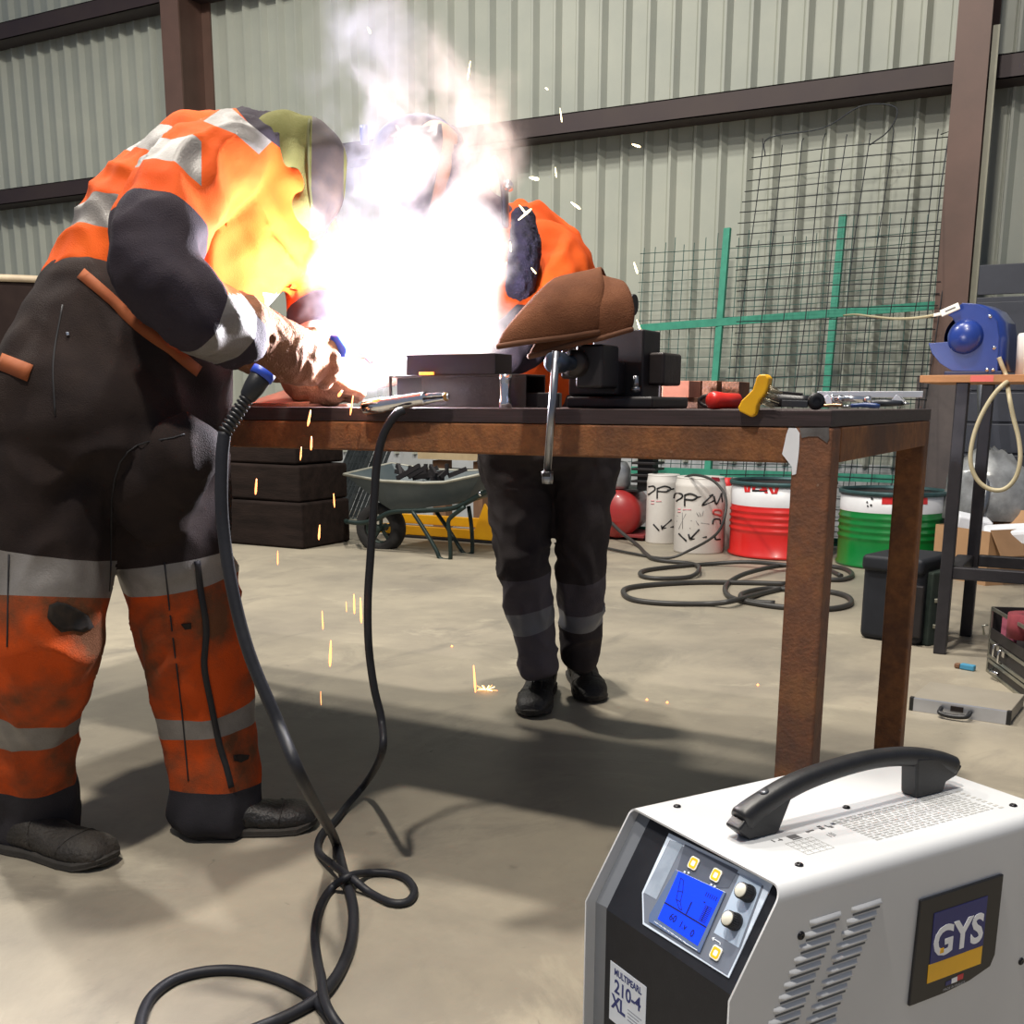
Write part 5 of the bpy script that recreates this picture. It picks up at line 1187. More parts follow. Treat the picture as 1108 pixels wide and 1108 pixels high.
def patch_on(o, poly, nm, m, lift=.001, par=None):
    # polygon fan with inner rings so that it follows the surface
    cx = sum(p[0] for p in poly)/len(poly); cy = sum(p[1] for p in poly)/len(poly); vs = []; n = len(poly); rings = 4
    for k in range(rings+1):
        for x, y in poly:
            f = k/rings; a, nn = hit(o, cx+(x-cx)*max(f, .02), cy+(y-cy)*max(f, .02))
            if a is None: return None
            vs.append(a+nn*lift)
    fs = [(k*n+i, k*n+(i+1) % n, (k+1)*n+(i+1) % n, (k+1)*n+i) for k in range(rings) for i in range(n)]; fs.append(tuple(range(n)))
    b = MB(); b.faces(vs, fs, smooth=True); r = b.build(nm, m, par or o); s = r.modifiers.new('s', 'SOLIDIFY'); s.thickness = .002; s.offset = 0; return r
def boot(parent, heel, toe, h, m, ank=None, width=.052, laces=False, label=None):
    """heel,toe floor points"""
    heel = V((heel.x, heel.y, 0)); toe = V((toe.x, toe.y, 0)); u = (toe-heel); L = u.length; u.normalize(); v = V((-u.y, u.x, 0)); z = V((0, 0, 1))
    bm = bmesh.new()
    st = [(0.0, .45, .45*h), (.06, .64, .70*h), (.16, .74, .85*h), (.28, .80, .88*h), (.42, .86, .72*h), (.56, .96, .60*h), (.70, 1.05, .54*h), (.82, 1.03, .53*h), (.92, .90, .48*h), (.975, .66, .36*h), (1.0, .35, .2*h)]
    seg = 22; rings = []
    for f, wk, hh in st:
        c = heel+u*L*f; ring = []
        for k in range(seg):
            a = 2*pi*k/seg; x = cos(a); y = sin(a)
            ww = width*wk*(abs(x)**.75)*(1 if x > 0 else -1)*(1-.35*max(0, y)**1.5*(1 if f > .1 else .4))
            zz = .004+(hh-.004)*(.5+.5*(abs(y)**.7)*(1 if y > 0 else -1))
            ring.append(c+v*ww+z*zz)
        rings.append(ring)
    vs = [bm.verts.new(p) for r in rings for p in r]; n = len(rings)
    for i in range(n-1):
        for k in range(seg): bm.faces.new((vs[i*seg+k], vs[i*seg+(k+1) % seg], vs[(i+1)*seg+(k+1) % seg], vs[(i+1)*seg+k]))
    bm.faces.new(vs[:seg][::-1]); bm.faces.new(vs[-seg:])
    ak = ank if ank is not None else heel+u*L*.2+z*(h+.06)
    sh_bot = heel+u*L*.2+z*h*.45
    loft_bm(bm, [(sh_bot, width*.92, L*.19), (sh_bot.lerp(ak, .5), width*.9, L*.17), (ak, width*.9, L*.17)], v, sub=3)
    def ex(b2): pass
    bmesh.ops.recalc_face_normals(bm, faces=bm.faces[:])
    me = bpy.data.meshes.new('boot'); bm.to_mesh(me); bm.free(); o = bpy.data.objects.new('boot', me); C.objects.link(o)
    md = o.modifiers.new('r', 'REMESH'); md.mode = 'VOXEL'; md.voxel_size = .006
    me2 = bpy.data.meshes.new_from_object(o.evaluated_get(bpy.context.evaluated_depsgraph_get())); o.modifiers.clear(); o.data = me2; me2.name = 'boot'
    bm = bmesh.new(); bm.from_mesh(me2)
    for k in range(5): bmesh.ops.smooth_vert(bm, verts=bm.verts[:], factor=.5, use_axis_x=True, use_axis_y=True, use_axis_z=True)
    bm.normal_update()
    for q in bm.verts:
        loc_ = q.co-heel; fx = loc_.dot(u)/L
        cr = noise.noise(V((fx*9, loc_.dot(v)*10, q.co.z*25))); k = max(0, 1-abs(fx-.5)*3.5)
        q.co += q.normal*(-.004*k*(1-abs(cr)*2.2)+.0012*cr)
    for f in bm.faces: f.smooth = True
    bm.to_mesh(me2); bm.free(); me2.materials.clear(); me2.materials.append(m); o.parent = parent
    if label: o['label'] = label
    b = MB(); outl = []
    for f, wk in ((-.012, .35), (.0, .62), (.06, .86), (.2, .92), (.38, .86), (.55, .98), (.7, 1.1), (.85, 1.08), (.95, .88), (1.0, .6), (1.025, .25)): outl.append((f, wk))
    poly = [(f, w_) for f, w_ in outl]+[(f, -w_) for f, w_ in reversed(outl)]
    zz = [(.0, .93), (.005, .965), (.0055, .955), (.016, .965), (.020, .93)]; n = len(poly)
    vs = [heel+u*L*(.5+(f-.5)*k_)+v*width*w_*k_+z*(z_+(.012*max(0, f-.85)/.17)) for z_, k_ in zz for f, w_ in poly]
    fs = [(j*n+i, j*n+(i+1) % n, (j+1)*n+(i+1) % n, (j+1)*n+i) for j in range(len(zz)-1) for i in range(n)]+[tuple(range(n))[::-1], tuple(range(len(zz)*n-n, len(zz)*n))]
    b.faces(vs, fs); b.build('sole', SOLEM, o, bevel=.002)
    if True:
        for f0, nm_ in ((.70, 'toe_cap_seam'), (.44, 'vamp_seam')):
            b = MB(); pts = []
            for k in range(13):
                a = pi*k/12; dr = v*cos(a)+z*sin(a); o_ = heel+u*L*(f0+(.05*sin(a) if f0 > .6 else -.06*sin(a)))+z*.035+dr*.2
                ok, l_, n_, i_ = o.ray_cast(o_, -dr)
                if ok: pts.append(l_+n_*.0006)
            if len(pts) > 3: b.tube(pts, .0022, 6); b.build(nm_, m, o)
    if laces:
        b = MB()
        for k in range(4):
            f = .30+.06*k; c0 = heel+u*L*f; hz_ = h*(.93-.11*k)
            b.tube([c0+v*.022+z*(hz_-.012), c0+u*.008+z*(hz_+.002), c0-v*.022+z*(hz_-.012)], .0028, 6)
        c0 = heel+u*L*.3+z*h*.95
        b.tube([c0, c0+v*.03+u*.02-z*.01, c0+v*.04+u*.04-z*.03], .0025, 6); b.tube([c0, c0-v*.03+u*.02-z*.01, c0-v*.045+u*.035-z*.03], .0025, 6)
        b.build('laces', BLACK, o)
    return o

# ---------------------------------------------------------------- near worker (left)
hipL = P(60, 520, 1.54); 
body_l = [
 (fig([(110, 500, 1.64, 80, .12), (142, 370, 1.72, 66, .09), (160, 325, 1.78, 66, .09), (195, 265, 1.87, 72, .13), (255, 205, 1.98, 72, .14), (292, 185, 2.03, 42, .12)]), None),
 (fig([(292, 185, 2.03, 24, .055), (318, 176, 2.04, 24, .06)]), None),
 (fig([(318, 156, 2.04, 22, .05), (328, 174, 2.05, 32, .07), (332, 200, 2.05, 29, .065), (333, 216, 2.04, 18, .045)]), None),
 (fig([(350, 192, 2.05, 7, .012), (358, 200, 2.05, 6, .014)]), None),
 (fig([(254, 172, 1.84, 26, .055), (181, 236, 1.62, 26, .05), (168, 285, 1.555, 24, .045), (215, 335, 1.60, 21, .04), (285, 375, 1.76, 16, .032)]), None),
 (fig([(300, 210, 2.10, 26, .055), (335, 275, 2.16, 26, .05), (345, 345, 2.12, 22, .045), (338, 405, 2.0, 16, .032)]), None),
 (fig([(60, 520, 1.54, 50, .08), (48, 690, 1.50, 36, .065), (38, 870, 1.57, 24, .045)]), None),
 (fig([(160, 520, 1.73, 50, .08), (207, 690, 1.78, 34, .065), (235, 870, 1.84, 22, .045)]), None)]
w1 = fuse('person', body_l, [SKIN], None, .013, 4)
tag(w1, 'person in torn orange and charcoal workwear with olive hood, bending over the table at left', 'person')
# trousers
tr = [
 (fig([(114, 478, 1.635, 118, .20), (116, 450, 1.645, 122, .20), (136, 388, 1.69, 116, .17), (152, 342, 1.73, 108, .16)]), None),
 (fig([(62, 500, 1.55, 74, .125), (52, 600, 1.52, 68, .115), (50, 690, 1.49, 58, .10), (30, 780, 1.52, 50, .088), (34, 830, 1.54, 50, .085), (38, 896, 1.57, 45, .085)]), None),
 (fig([(166, 500, 1.72, 78, .125), (188, 605, 1.74, 63, .11), (207, 690, 1.77, 57, .10), (222, 775, 1.81, 53, .092), (231, 840, 1.82, 48, .095), (232, 883, 1.815, 47, .108)]), None),
 (fig([(165, 540, 1.66, 50, .10), (205, 480, 1.60, 34, .07)]), None)]
trou = fuse('trousers', tr, [DTROU, GREYB, ORANGE, ORANGED, CUFFM, RUST], w1, .0085, 2, .014, 7.5, (1, 1, .75), 2, bands={
 1: [(.195, 1, (.0, 0, .0)), (.30, 3), (.545, 1), (.635, 3), (.82, 4)],
 2: [(.195, 1), (.255, 3), (.565, 1), (.635, 3), (.83, 4)]})
for i_ in range(1): pass
def soil(o): pass
# zipper line, seams, holes
ZM = mat('dark_zip', '1b1a1d', .7)
line_on(trou, [(213, 607), (217, 640), (223, 680), (221, 720), (228, 760), (236, 800), (245, 830), (250, 852)], .014, 'zip', ZM, .002)
line_on(trou, [(178, 608), (186, 680), (196, 760), (204, 845)], .003, 'seam', ZM, .001)
line_on(trou, [(10, 600), (8, 700)], .003, 'seam', ZM, .001)
patch_on(trou, [(53, 655), (62, 651), (72, 653), (82, 658), (95, 666), (101, 678), (90, 684), (78, 682), (66, 684), (57, 676), (51, 668)], 'torn_hole', mat('hole_dark', '12100f', .95, 0, '2c2219', 40), .002)
patch_on(trou, [(252, 817), (260, 816), (269, 817), (268, 821), (260, 825), (253, 823)], 'torn_hole', MATS['hole_dark'], .002)
patch_on(trou, [(196, 675), (207, 674), (207, 680), (200, 681)], 'torn_hole', MATS['hole_dark'], .002)
line_on(trou, [(0, 391), (15, 397), (33, 404)], .034, 'belt_loop_strip', mat('orange_strap', '7d3c17', .85, 0, '8d4a20', 9), .002)
line_on(trou, [(88, 296), (118, 322), (150, 352), (185, 378), (215, 402)], .024, 'waistband', MATS['orange_strap'], .002)
patch_on(trou, [(226, 408), (243, 395), (256, 418), (245, 430)], 'pocket_flap', MATS['orange_strap'], .003)
line_on(trou, [(68, 330), (58, 390), (60, 450)], .003, 'seam', ZM, .001)
line_on(trou, [(118, 640), (130, 500), (200, 470)], .003, 'seam', ZM, .001)
patch_on(trou, [(72, 360), (75, 360), (76, 363), (73, 364)], 'snap_button', CHROME, .003)
# jacket: torso, near sleeve and far sleeve
ja = [
 (fig([(148, 352, 1.73, 104, .15), (166, 318, 1.78, 105, .165), (203, 262, 1.87, 104, .19), (258, 220, 1.97, 104, .21), (290, 196, 2.00, 84, .19), (312, 184, 2.02, 58, .14)]), None),
 (fig([(258, 172, 1.88, 44, .10), (219, 187, 1.75, 47, .10), (181, 236, 1.62, 49, .09), (166, 284, 1.55, 46, .085), (203, 330, 1.585, 43, .08), (258, 362, 1.71, 36, .07)]), None),
 (fig([(300, 210, 2.10, 40, .09), (335, 275, 2.16, 38, .085), (345, 345, 2.12, 32, .075), (338, 392, 2.03, 26, .06)]), None)]
jack = fuse('jacket', ja, [ORANGE, GREYB, DNAVY], w1, .0085, 2, .017, 8.0, (1.3, .8, .6), 5, bands={
 0: [(.0, 0), (.21, 1), (.31, 0), (.44, 1), (.535, 0)],
 1: [(.0, 1), (.115, 0), (.255, 1), (.355, 0), (.455, 2), (.83, 1), (.965, 2)],
 2: [(.6, 2), (.85, 1), (.96, 2)]})
bmj = bmesh.new(); bmj.from_mesh(jack.data); pn_ = ray(218, 100).cross(ray(218, 400)).normalized()
fs_ = [f for f in bmj.faces if f.material_index == 1]; ge_ = set(fs_)
for f in fs_: ge_.update(f.edges); ge_.update(f.verts)
bmesh.ops.bisect_plane(bmj, geom=list(ge_), plane_co=CAM, plane_no=pn_)
for f in bmj.faces:
    if f.material_index == 1:
        dv = f.calc_center_median()-CAM; zz_ = dv.dot(fw); xx_ = F*dv.dot(r2)/zz_+PX; yy_ = F*dv.dot(d2)/zz_+PY
        if xx_ > 218 and yy_ < 318: f.material_index = 0
bmj.to_mesh(jack.data); bmj.free()
def panel_on(o, polys, mi):     # cloth panels: cut the cloth along the panel outline and give the inside another cloth
    bmx = bmesh.new(); bmx.from_mesh(o.data)
    def pxy(c): dv = c-CAM; z_ = dv.dot(fw); return F*dv.dot(r2)/z_+PX, F*dv.dot(d2)/z_+PY
    for poly in polys:
        ar = sum(poly[k][0]*poly[(k+1) % len(poly)][1]-poly[(k+1) % len(poly)][0]*poly[k][1] for k in range(len(poly)))
        if ar < 0: poly = poly[::-1]
        x0 = min(p[0] for p in poly)-8; x1 = max(p[0] for p in poly)+8; y0 = min(p[1] for p in poly)-8; y1 = max(p[1] for p in poly)+8
        def near():
            return [f for f in bmx.faces if (lambda q: x0 < q[0] < x1 and y0 < q[1] < y1)(pxy(f.calc_center_median()))]
        for k in range(len(poly)):
            a, c = poly[k], poly[(k+1) % len(poly)]; fs2 = near(); ge2 = set(fs2)
            for f in fs2: ge2.update(f.edges); ge2.update(f.verts)
            bmesh.ops.bisect_plane(bmx, geom=list(ge2), plane_co=CAM, plane_no=ray(*a).cross(ray(*c)).normalized())
        for f in near():
            x, y = pxy(f.calc_center_median())
            if all((poly[(k+1) % len(poly)][0]-poly[k][0])*(y-poly[k][1])-(poly[(k+1) % len(poly)][1]-poly[k][1])*(x-poly[k][0]) >= 0 for k in range(len(poly))): f.material_index = mi
    bmx.to_mesh(o.data); bmx.free()
panel_on(jack, [[(249, 110), (262, 110), (288, 116), (268, 132)], [(268, 132), (288, 112), (322, 124), (326, 178), (294, 153)]], 2)
panel_on(jack, [[(220, 131), (246, 113), (268, 132), (255, 145)], [(255, 145), (268, 132), (294, 153), (280, 167)]], 1)
# hood
hd_ = [(fig([(284, 190, 2.01, 50, .11), (300, 180, 2.01, 50, .115), (322, 170, 2.02, 50, .12)]), None), (fig([(322, 150, 2.03, 36, .09), (329, 172, 2.04, 47, .11), (331, 208, 2.04, 42, .105), (326, 236, 2.02, 30, .09)]), None)]
hood = fuse('hood', hd_, [OLIVE], w1, .008, 4, .004, 11, (1, 1, .4), 8)
line_on(hood, [(336, 120), (333, 150), (334, 190), (337, 225)], .006, 'seam', mat('hood_seam', '4a4a2a', .9), .002)
hood.data.materials.append(mat('mask_brown', '332b2b', .7, 0, '40342f', 30)); panel_on(hood, [[(338, 105), (372, 105), (372, 250), (336, 250)]], 1)
# welding mask of the near worker: curved shell in front of the face
b = MB(); vs = []; nu, nv = 12, 10
for j in range(nv+1):
    for i in range(nu+1):
        a = -1.25+2.5*i/nu; f = j/nv; rr_ = .085-.03*f*f
        c = P(336, 140+f*108, 2.06); e1 = V((.86, .28, -.2)).normalized(); e2 = V((-.3, .95, 0)).normalized()
        vs.append(c+e1*rr_*cos(a)*.62+e2*rr_*sin(a)*1.05)
b.faces(vs, [(j*(nu+1)+i, j*(nu+1)+i+1, (j+1)*(nu+1)+i+1, (j+1)*(nu+1)+i) for j in range(nv) for i in range(nu)], smooth=True)
mk = b.build('welding_mask', MASKM, w1); s = mk.modifiers.new('s', 'SOLIDIFY'); s.thickness = .004
# gloves
def glove(lofts, parent, vox=.005): return fuse('glove', lofts, [LEATH2], parent, vox, 2, .0035, 26, (1, 1, 1), 3)
gn = [(fig([(252, 354, 1.70, 41, .072), (278, 368, 1.76, 37, .066), (305, 380, 1.81, 34, .058), (330, 388, 1.86, 30, .048)]), None),
      (fig([(325, 386, 1.85, 29, .042), (343, 393, 1.89, 26, .036)]), None)]
for (x, y, x1, y1, x2, y2) in ((342, 372, 356, 377, 362, 388), (345, 382, 359, 388, 363, 398), (345, 393, 358, 400, 359, 409), (341, 403, 353, 410, 351, 417)):
    gn.append((fig([(x, y, 1.89, 10, .017), (x1, y1, 1.915, 9, .016), (x2, y2, 1.905, 7.5, .014)]), None))
gn.append((fig([(322, 370, 1.84, 11, .02), (338, 364, 1.875, 10, .018), (352, 366, 1.905, 8, .015)]), None))
glove(gn, w1)
gf = [(fig([(326, 392, 2.0, 30, .06), (332, 412, 1.99, 26, .05), (345, 421, 1.99, 20, .04)]), None), (fig([(342, 421, 1.99, 19, .04), (362, 424, 2.0, 16, .035)]), None)]
for k, (y, dy) in enumerate(((417, -.03), (421, -.01), (425, .012), (429, .035))):
    gf.append((fig([(360, y, 2.0+dy, 7.5, .014), (378, y+3-k, 2.01+dy, 7, .013), (394-k*2, y+8-k*2, 2.02+dy, 6, .012)]), None))
gf.append((fig([(345, 414, 1.97, 8, .015), (362, 411, 1.96, 7, .014), (374, 414, 1.97, 6, .012)]), None))
glove(gf, w1)
# boots
boot(w1, G(2, 912), G(121, 938), .125, BOOTD, P(36, 872, 1.58), .060, label='dust-covered black boot')
boot(w1, G(204, 903), G(343, 893), .125, BOOTM, P(236, 868, 1.85), .058)
# blue torch handle in the near hand
t = empty('welding_torch', P(358, 376, 1.90)); tag(t, 'blue-handled welding torch held in the near worker\'s glove', 'torch')
YT = 1.92; s = .298
poly = [(378, 98), (425, 74), (452, 78), (486, 128), (480, 158), (430, 152), (405, 138)]
b = MB(); b.prism(poly, lambda x, y, tt: P(230+x*s, 340+y*s, YT)+V((0, tt, 0)), 0, .030); part(b, 'shield_guard', BLUEP, t, bevel=.004)
b = MB(); b.tube([P(338, 384, 1.90), P(368, 378, 1.94), P(385, 384, 1.97)], [.013, .013, .010], 14); part(b, 'handle', BLUEP, t)
b = MB(); b.tube(spline([P(385, 384, 1.98), P(396, 386, 1.985), P(402, 392, 1.985)], 4), .007, 12); part(b, 'neck', CHROME, t)

# ---------------------------------------------------------------- far worker (behind table)
FV = V((-.35, .94, 0)).normalized()
b2 = [
 (fig([(600, 480, 3.25, 38, .10), (600, 430, 3.24, 38, .11), (578, 340, 3.14, 42, .12), (545, 270, 3.0, 44, .12)]), FV),
 (fig([(535, 262, 2.98, 18, .05), (500, 215, 2.86, 17, .05)]), FV),
 (fig([(478, 150, 2.78, 24, .07), (462, 178, 2.74, 33, .09), (448, 212, 2.70, 28, .085), (446, 232, 2.68, 16, .05)]), FV),
 (fig([(595, 270, 2.98, 22, .055), (588, 345, 2.82, 19, .05), (520, 395, 2.55, 15, .04), (470, 408, 2.42, 12, .03)]), FV),
 (fig([(500, 285, 2.92, 22, .055), (478, 350, 2.75, 19, .05), (448, 390, 2.5, 15, .04), (430, 405, 2.40, 12, .03)]), FV),
 (fig([(560, 490, 3.24, 24, .085), (565, 605, 3.11, 16, .055), (582, 715, 3.18, 13, .045)]), FV),
 (fig([(632, 490, 3.30, 22, .08), (628, 605, 3.26, 15, .055), (632, 705, 3.36, 13, .045)]), FV)]
w2 = fuse('person', b2, [SKIN], None, .013, 4)
tag(w2, 'person in grey trousers and orange jacket standing behind the table, leaning into the glare', 'person')
t2 = [
 (fig([(598, 490, 3.25, 74, .15), (602, 450, 3.25, 66, .15), (600, 400, 3.22, 62, .15)]), FV),
 (fig([(560, 490, 3.23, 44, .12), (563, 550, 3.18, 35, .11), (566, 610, 3.10, 28, .10), (573, 662, 3.12, 26, .09), (581, 704, 3.15, 22, .085), (583, 722, 3.16, 21, .082)]), FV),
 (fig([(634, 490, 3.30, 38, .12), (631, 550, 3.28, 31, .11), (628, 610, 3.26, 27, .10), (629, 662, 3.30, 24, .09), (628, 695, 3.33, 21, .085), (628, 714, 3.34, 20, .08)]), FV)]
tr2 = fuse('trousers', t2, [GTROU2, BAND2, GTROU], w2, .009, 2, .013, 9, (1, 1, 1), 12, bands={
 1: [(.44, 2), (.585, 1, (.15, 0, -.1)), (.68, 2, (.15, 0, -.1))], 2: [(.44, 2), (.575, 1), (.665, 0)]})
j2 = [
 (fig([(600, 425, 3.24, 66, .16), (592, 360, 3.18, 66, .17), (575, 300, 3.08, 66, .17), (548, 262, 2.99, 56, .14)]), FV),
 (fig([(590, 272, 2.98, 38, .10), (600, 300, 2.92, 36, .09), (588, 350, 2.82, 32, .08), (520, 393, 2.55, 24, .06), (492, 400, 2.48, 20, .05)]), FV),
 (fig([(505, 280, 2.93, 34, .09), (480, 345, 2.76, 30, .08), (452, 388, 2.52, 22, .055), (442, 396, 2.46, 20, .05)]), FV)]
fuse('jacket', j2, [ORANGE, GREYB, DNAVY], w2, .010, 2, .016, 9, (1, 1, .5), 15, bands={1: [(.55, 2), (.85, 1), (.95, 2)], 2: [(.5, 2), (.85, 1), (.95, 2)]})
fuse('collar', [(fig([(566, 235, 2.80, 12, .05), (568, 270, 2.78, 17, .06), (562, 315, 2.76, 15, .05)]), FV)], [mat('navy_fleece', '191624', .95, 0, '2b263c', 30, .6, 160)], w2, .006, 2, .008, 40, (1, 1, 1), 4)
fuse('hood', [(fig([(548, 272, 3.0, 40, .11), (530, 245, 2.95, 30, .09), (500, 215, 2.86, 27, .09), (478, 178, 2.80, 30, .10), (476, 150, 2.80, 26, .09)]), FV)], [mat('plum_hood_cloth', '3b3040', .9, 0, '4a3c4c', 12)], w2, .009, 3, .005, 14, (1, 1, 1), 21)
# mask with headband for the far worker
b = MB(); vs = []; nu, nv = 14, 12
for j in range(nv+1):
    for i in range(nu+1):
        a = -1.4+2.8*i/nu; f = j/nv; c = P(466-f*22, 140+f*125, 2.72-.02*f); e1 = V((-.45, -.86, -.2)).normalized(); e2 = V((.88, -.47, 0)).normalized(); rr_ = .125*(1-.25*f*f)*(.55+.45*min(1, f*4+.3))
        vs.append(c+e1*rr_*cos(a)*.9+e2*rr_*sin(a))
b.faces(vs, [(j*(nu+1)+i, j*(nu+1)+i+1, (j+1)*(nu+1)+i+1, (j+1)*(nu+1)+i) for j in range(nv) for i in range(nu)], smooth=True)
mk = b.build('welding_mask', MASKM, w2); s = mk.modifiers.new('s', 'SOLIDIFY'); s.thickness = .005
b = MB(); b.tube(spline([P(405, 172, 2.72), P(412, 150, 2.72), P(430, 134, 2.74), P(455, 129, 2.76), P(478, 136, 2.78), P(492, 155, 2.8)], 5), .016, 12); b.build('headband', mat('blue_grey_band', '4a5274', .5), w2)
b = MB(); b.lathe([(0, 0), (.026, 0), (.026, .02), (0, .02)], P(398, 146, 2.70), V((-1, -.6, 0)), 18); b.build('headband_knob', mat('knob_blue', '2b3f86', .4), w2)
fuse('mask_strap', [(fig([(536, 172, 2.84, 4, .03), (545, 200, 2.84, 4, .035), (547, 245, 2.84, 4, .03)]), FV)], [MASKM], w2, .006, 3)
b = MB(); b.lathe([(0, 0), (.014, 0), (.014, .03), (0, .032)], P(551, 202, 2.82), V((.3, -.9, 0)), 18); b.build('clip', CHROME, w2)
gl = [(fig([(500, 398, 2.50, 19, .05), (478, 406, 2.44, 17, .04), (462, 410, 2.40, 14, .032)]), FV)]
for dx, dy in ((0, -7), (2, -2), (2, 3), (0, 8)): gl.append((fig([(464+dx, 409+dy, 2.40, 5.5, .014), (450+dx, 412+dy, 2.37, 5, .013), (444+dx, 418+dy*.7, 2.34, 4.5, .012)]), FV))
gl.append((fig([(470, 400, 2.41, 6, .015), (456, 397, 2.37, 5, .013)]), FV)); glove(gl, w2)
gl = [(fig([(445, 392, 2.48, 18, .05), (434, 400, 2.42, 16, .04), (426, 404, 2.38, 13, .03)]), FV)]
for dx, dy in ((-5, -5), (-6, 0), (-5, 5), (-2, 9)): gl.append((fig([(426+dx*.5, 404+dy, 2.38, 5, .014), (414+dx*.5, 406+dy, 2.35, 4.6, .012), (408+dx*.5, 411+dy*.7, 2.33, 4.2, .011)]), FV))
gl.append((fig([(430, 396, 2.38, 6, .014), (418, 395, 2.35, 5, .012)]), FV)); glove(gl, w2)
boot(w2, G(590, 740), G(574, 778), .135, BOOTM, P(584, 700, 3.16), .058, True)
boot(w2, G(624, 728), G(643, 762), .135, BOOTD, P(630, 694, 3.33), .057, True)

# ================================================================== SPARKS, GLOWING METAL
HOT = mat('hot_metal', 'ff9a5a', .5, emit='ff9a5c', es=3.2); HOTW = mat('white_hot_metal', 'fff0c0', .5, emit='ffdf9a', es=4)
def spark(x0, y0, x1, y1, w_, Y, m=HOT, lab='thin glowing orange spark in the air by the table', grp='sparks falling from the weld'):
    a = P(x0, y0, Y); c = P(x1, y1, Y); mm = px2m(a); b = MB(); b.tube([a, a.lerp(c, .3), a.lerp(c, .8), c], [.4*w_*mm, w_*mm*.8, w_*mm, .5*w_*mm], 8)
    return tag(b.build('spark', m), lab, 'spark', grp)
LOW = ['touching the rail face left of the clamp cable', 'on the rail lower edge, second below the near glove', 'thinner streak just under the rail, left of two on the rail', 'streak in front of the middle dark timber', 'streak over bare floor right of the timber stack', 'thin streak on the floor below the timber stack', 'longer of the close pair left of the clamp cable, on its left', 'right one of the close pair beside the clamp cable', 'faintest dot-like streak left of the close pair', 'thin streak half way between torch cable and clamp cable', 'longest bright streak between the two hanging cables', 'bright streak over the zip of the right trouser leg', 'bright streak over the boot of the near worker', 'streak ending on the floor burst by the far worker', 'faint thin streak in the table shadow edge', 'streak just below the tip of the far glove', 'fat bright blob on the glove at the table', 'thin streak in front of the leaning grating']
UP = ['highest spark, in the top of the smoke', 'long one in the upper right edge of the smoke', 'tiny yellow one high on the corrugated wall', 'upright one crossing the brown wall girt', 'flat one just under the girt, furthest right up high', 'round bright one left over the far worker', 'thin upright one beside the round bright one', 'slanting one right above the orange shoulder', 'steep arm of the cross on the navy fleece', 'shallow arm of the cross on the navy fleece', 'one in front of the left edge of the wire mesh', 'one near the green rail left of the mesh', 'lower of two on the far worker headband', 'upper of two on the far worker headband', 'small one on the left side of the navy fleece', 'slanting one left below the navy fleece', 'one at the left tip of the upper suede gauntlet', 'small one on the right side of the navy fleece']
low = 'glowing orange streak of spatter falling below or in front of the table edge'
for (x0, y0, x1, y1, w_) in ((336, 444, 333, 461, 1.6), (337, 472, 336.5, 487, 1.4), (326, 484, 325, 498, 1), (277.5, 518, 276.5, 535, 1.5), (346, 568, 345, 584, 1.5), (300.5, 596, 300.5, 611, 1), (383, 643, 383.5, 664, 1.4), (390, 647, 391, 674, 1.6), (374.5, 651, 375, 662, .6), (348.5, 661, 349.5, 681, 1), (358, 693, 357, 721, 1.9), (222, 708, 221, 731, 1.8), (249, 872, 248, 899, 1.8), (512.5, 720, 514.5, 749, 1.6), (347, 748, 347.5, 763, .5), (382, 428, 379, 449, 1.2), (370, 423, 366, 429, 2), (361, 534, 362, 549, 1)):
    spark(x0, y0, x1, y1, w_*.8, 1.80 if y0 > 500 or x0 < 345 else 1.87, HOT, 'orange spark '+LOW.pop(0), 'falling spatter streaks')
up = 'small yellow-white spark flying in the air above the table'
for (x0, y0, x1, y1, w_) in ((398, 30, 401, 36, 1.8), (509, 66, 506, 86, 1.4), (590, 95, 593, 97, 1.2), (606, 117, 608, 132, 1.1), (684, 156, 693, 159, 1.6), (573, 192, 583, 194, 2.4), (601, 181, 602, 192, .9), (618, 219, 628, 226, 1.8), (561, 238, 575, 226, 1.7), (562, 222, 570, 232, 1.4), (686, 284, 690, 296, 1.6), (689, 346, 693, 357, 1.3), (427, 149, 429, 160, 1.6), (429, 136, 434, 145, 1.5), (552, 262, 553, 272, 1.2), (540, 296, 548, 284, 1.5), (544, 360, 546, 372, 1.4), (575, 290, 580, 296, 1.2)):
    spark(x0, y0, x1, y1, w_*.75, 2.3, HOTW, 'yellow spark, '+UP.pop(0), 'flying sparks above the weld')
p = G(526, 748)
for k in range(12):
    a = 2*pi*k/12+.2; L = random.uniform(.02, .05); b = MB(); b.tube([p+V((cos(a)*.006, sin(a)*.006, .006)), p+V((cos(a)*L, sin(a)*L, .006+.012*abs(sin(k*2.3))))], .0014, 6)
    tag(b.build('spark', HOTW if k % 2 else HOT), 'short spark of the burst on the floor beside the far worker\'s boot', 'spark', 'spark burst on the floor')
BD = ['left one of the pair right of the far worker boots', 'right one of the pair right of the far worker boots', 'alone by the near table leg', 'alone left above the spark burst']
for (x, y) in ((700, 758), (722, 761), (820, 742), (489, 700)):
    p = G(x, y); b = MB(); b.lathe([(0, 0), (.004, .001), (.0045, .004), (0, .008)], p, seg=10); tag(b.build('hot_bead', HOT), 'tiny glowing bead, '+BD.pop(0), 'spark', 'hot beads on the floor')
# glowing spots on the square tube
for (x, y, hw, hh) in ((463, 403, 9, 1.5),):
    p = P(x, y+1.2, YB+.002); mm = px2m(p); b = MB(); b.span((p.x-hw*mm, YB-.006, p.z-hh*mm), (p.x+hw*mm, YB-.0005, p.z+hh*mm)); tag(b.build('weld_bead', mat('weld_glow', 'ff8a3a', .5, emit='ff7a2a', es=4), bevel=.001), 'glowing weld bead between the steel block and the square tube', 'weld bead')

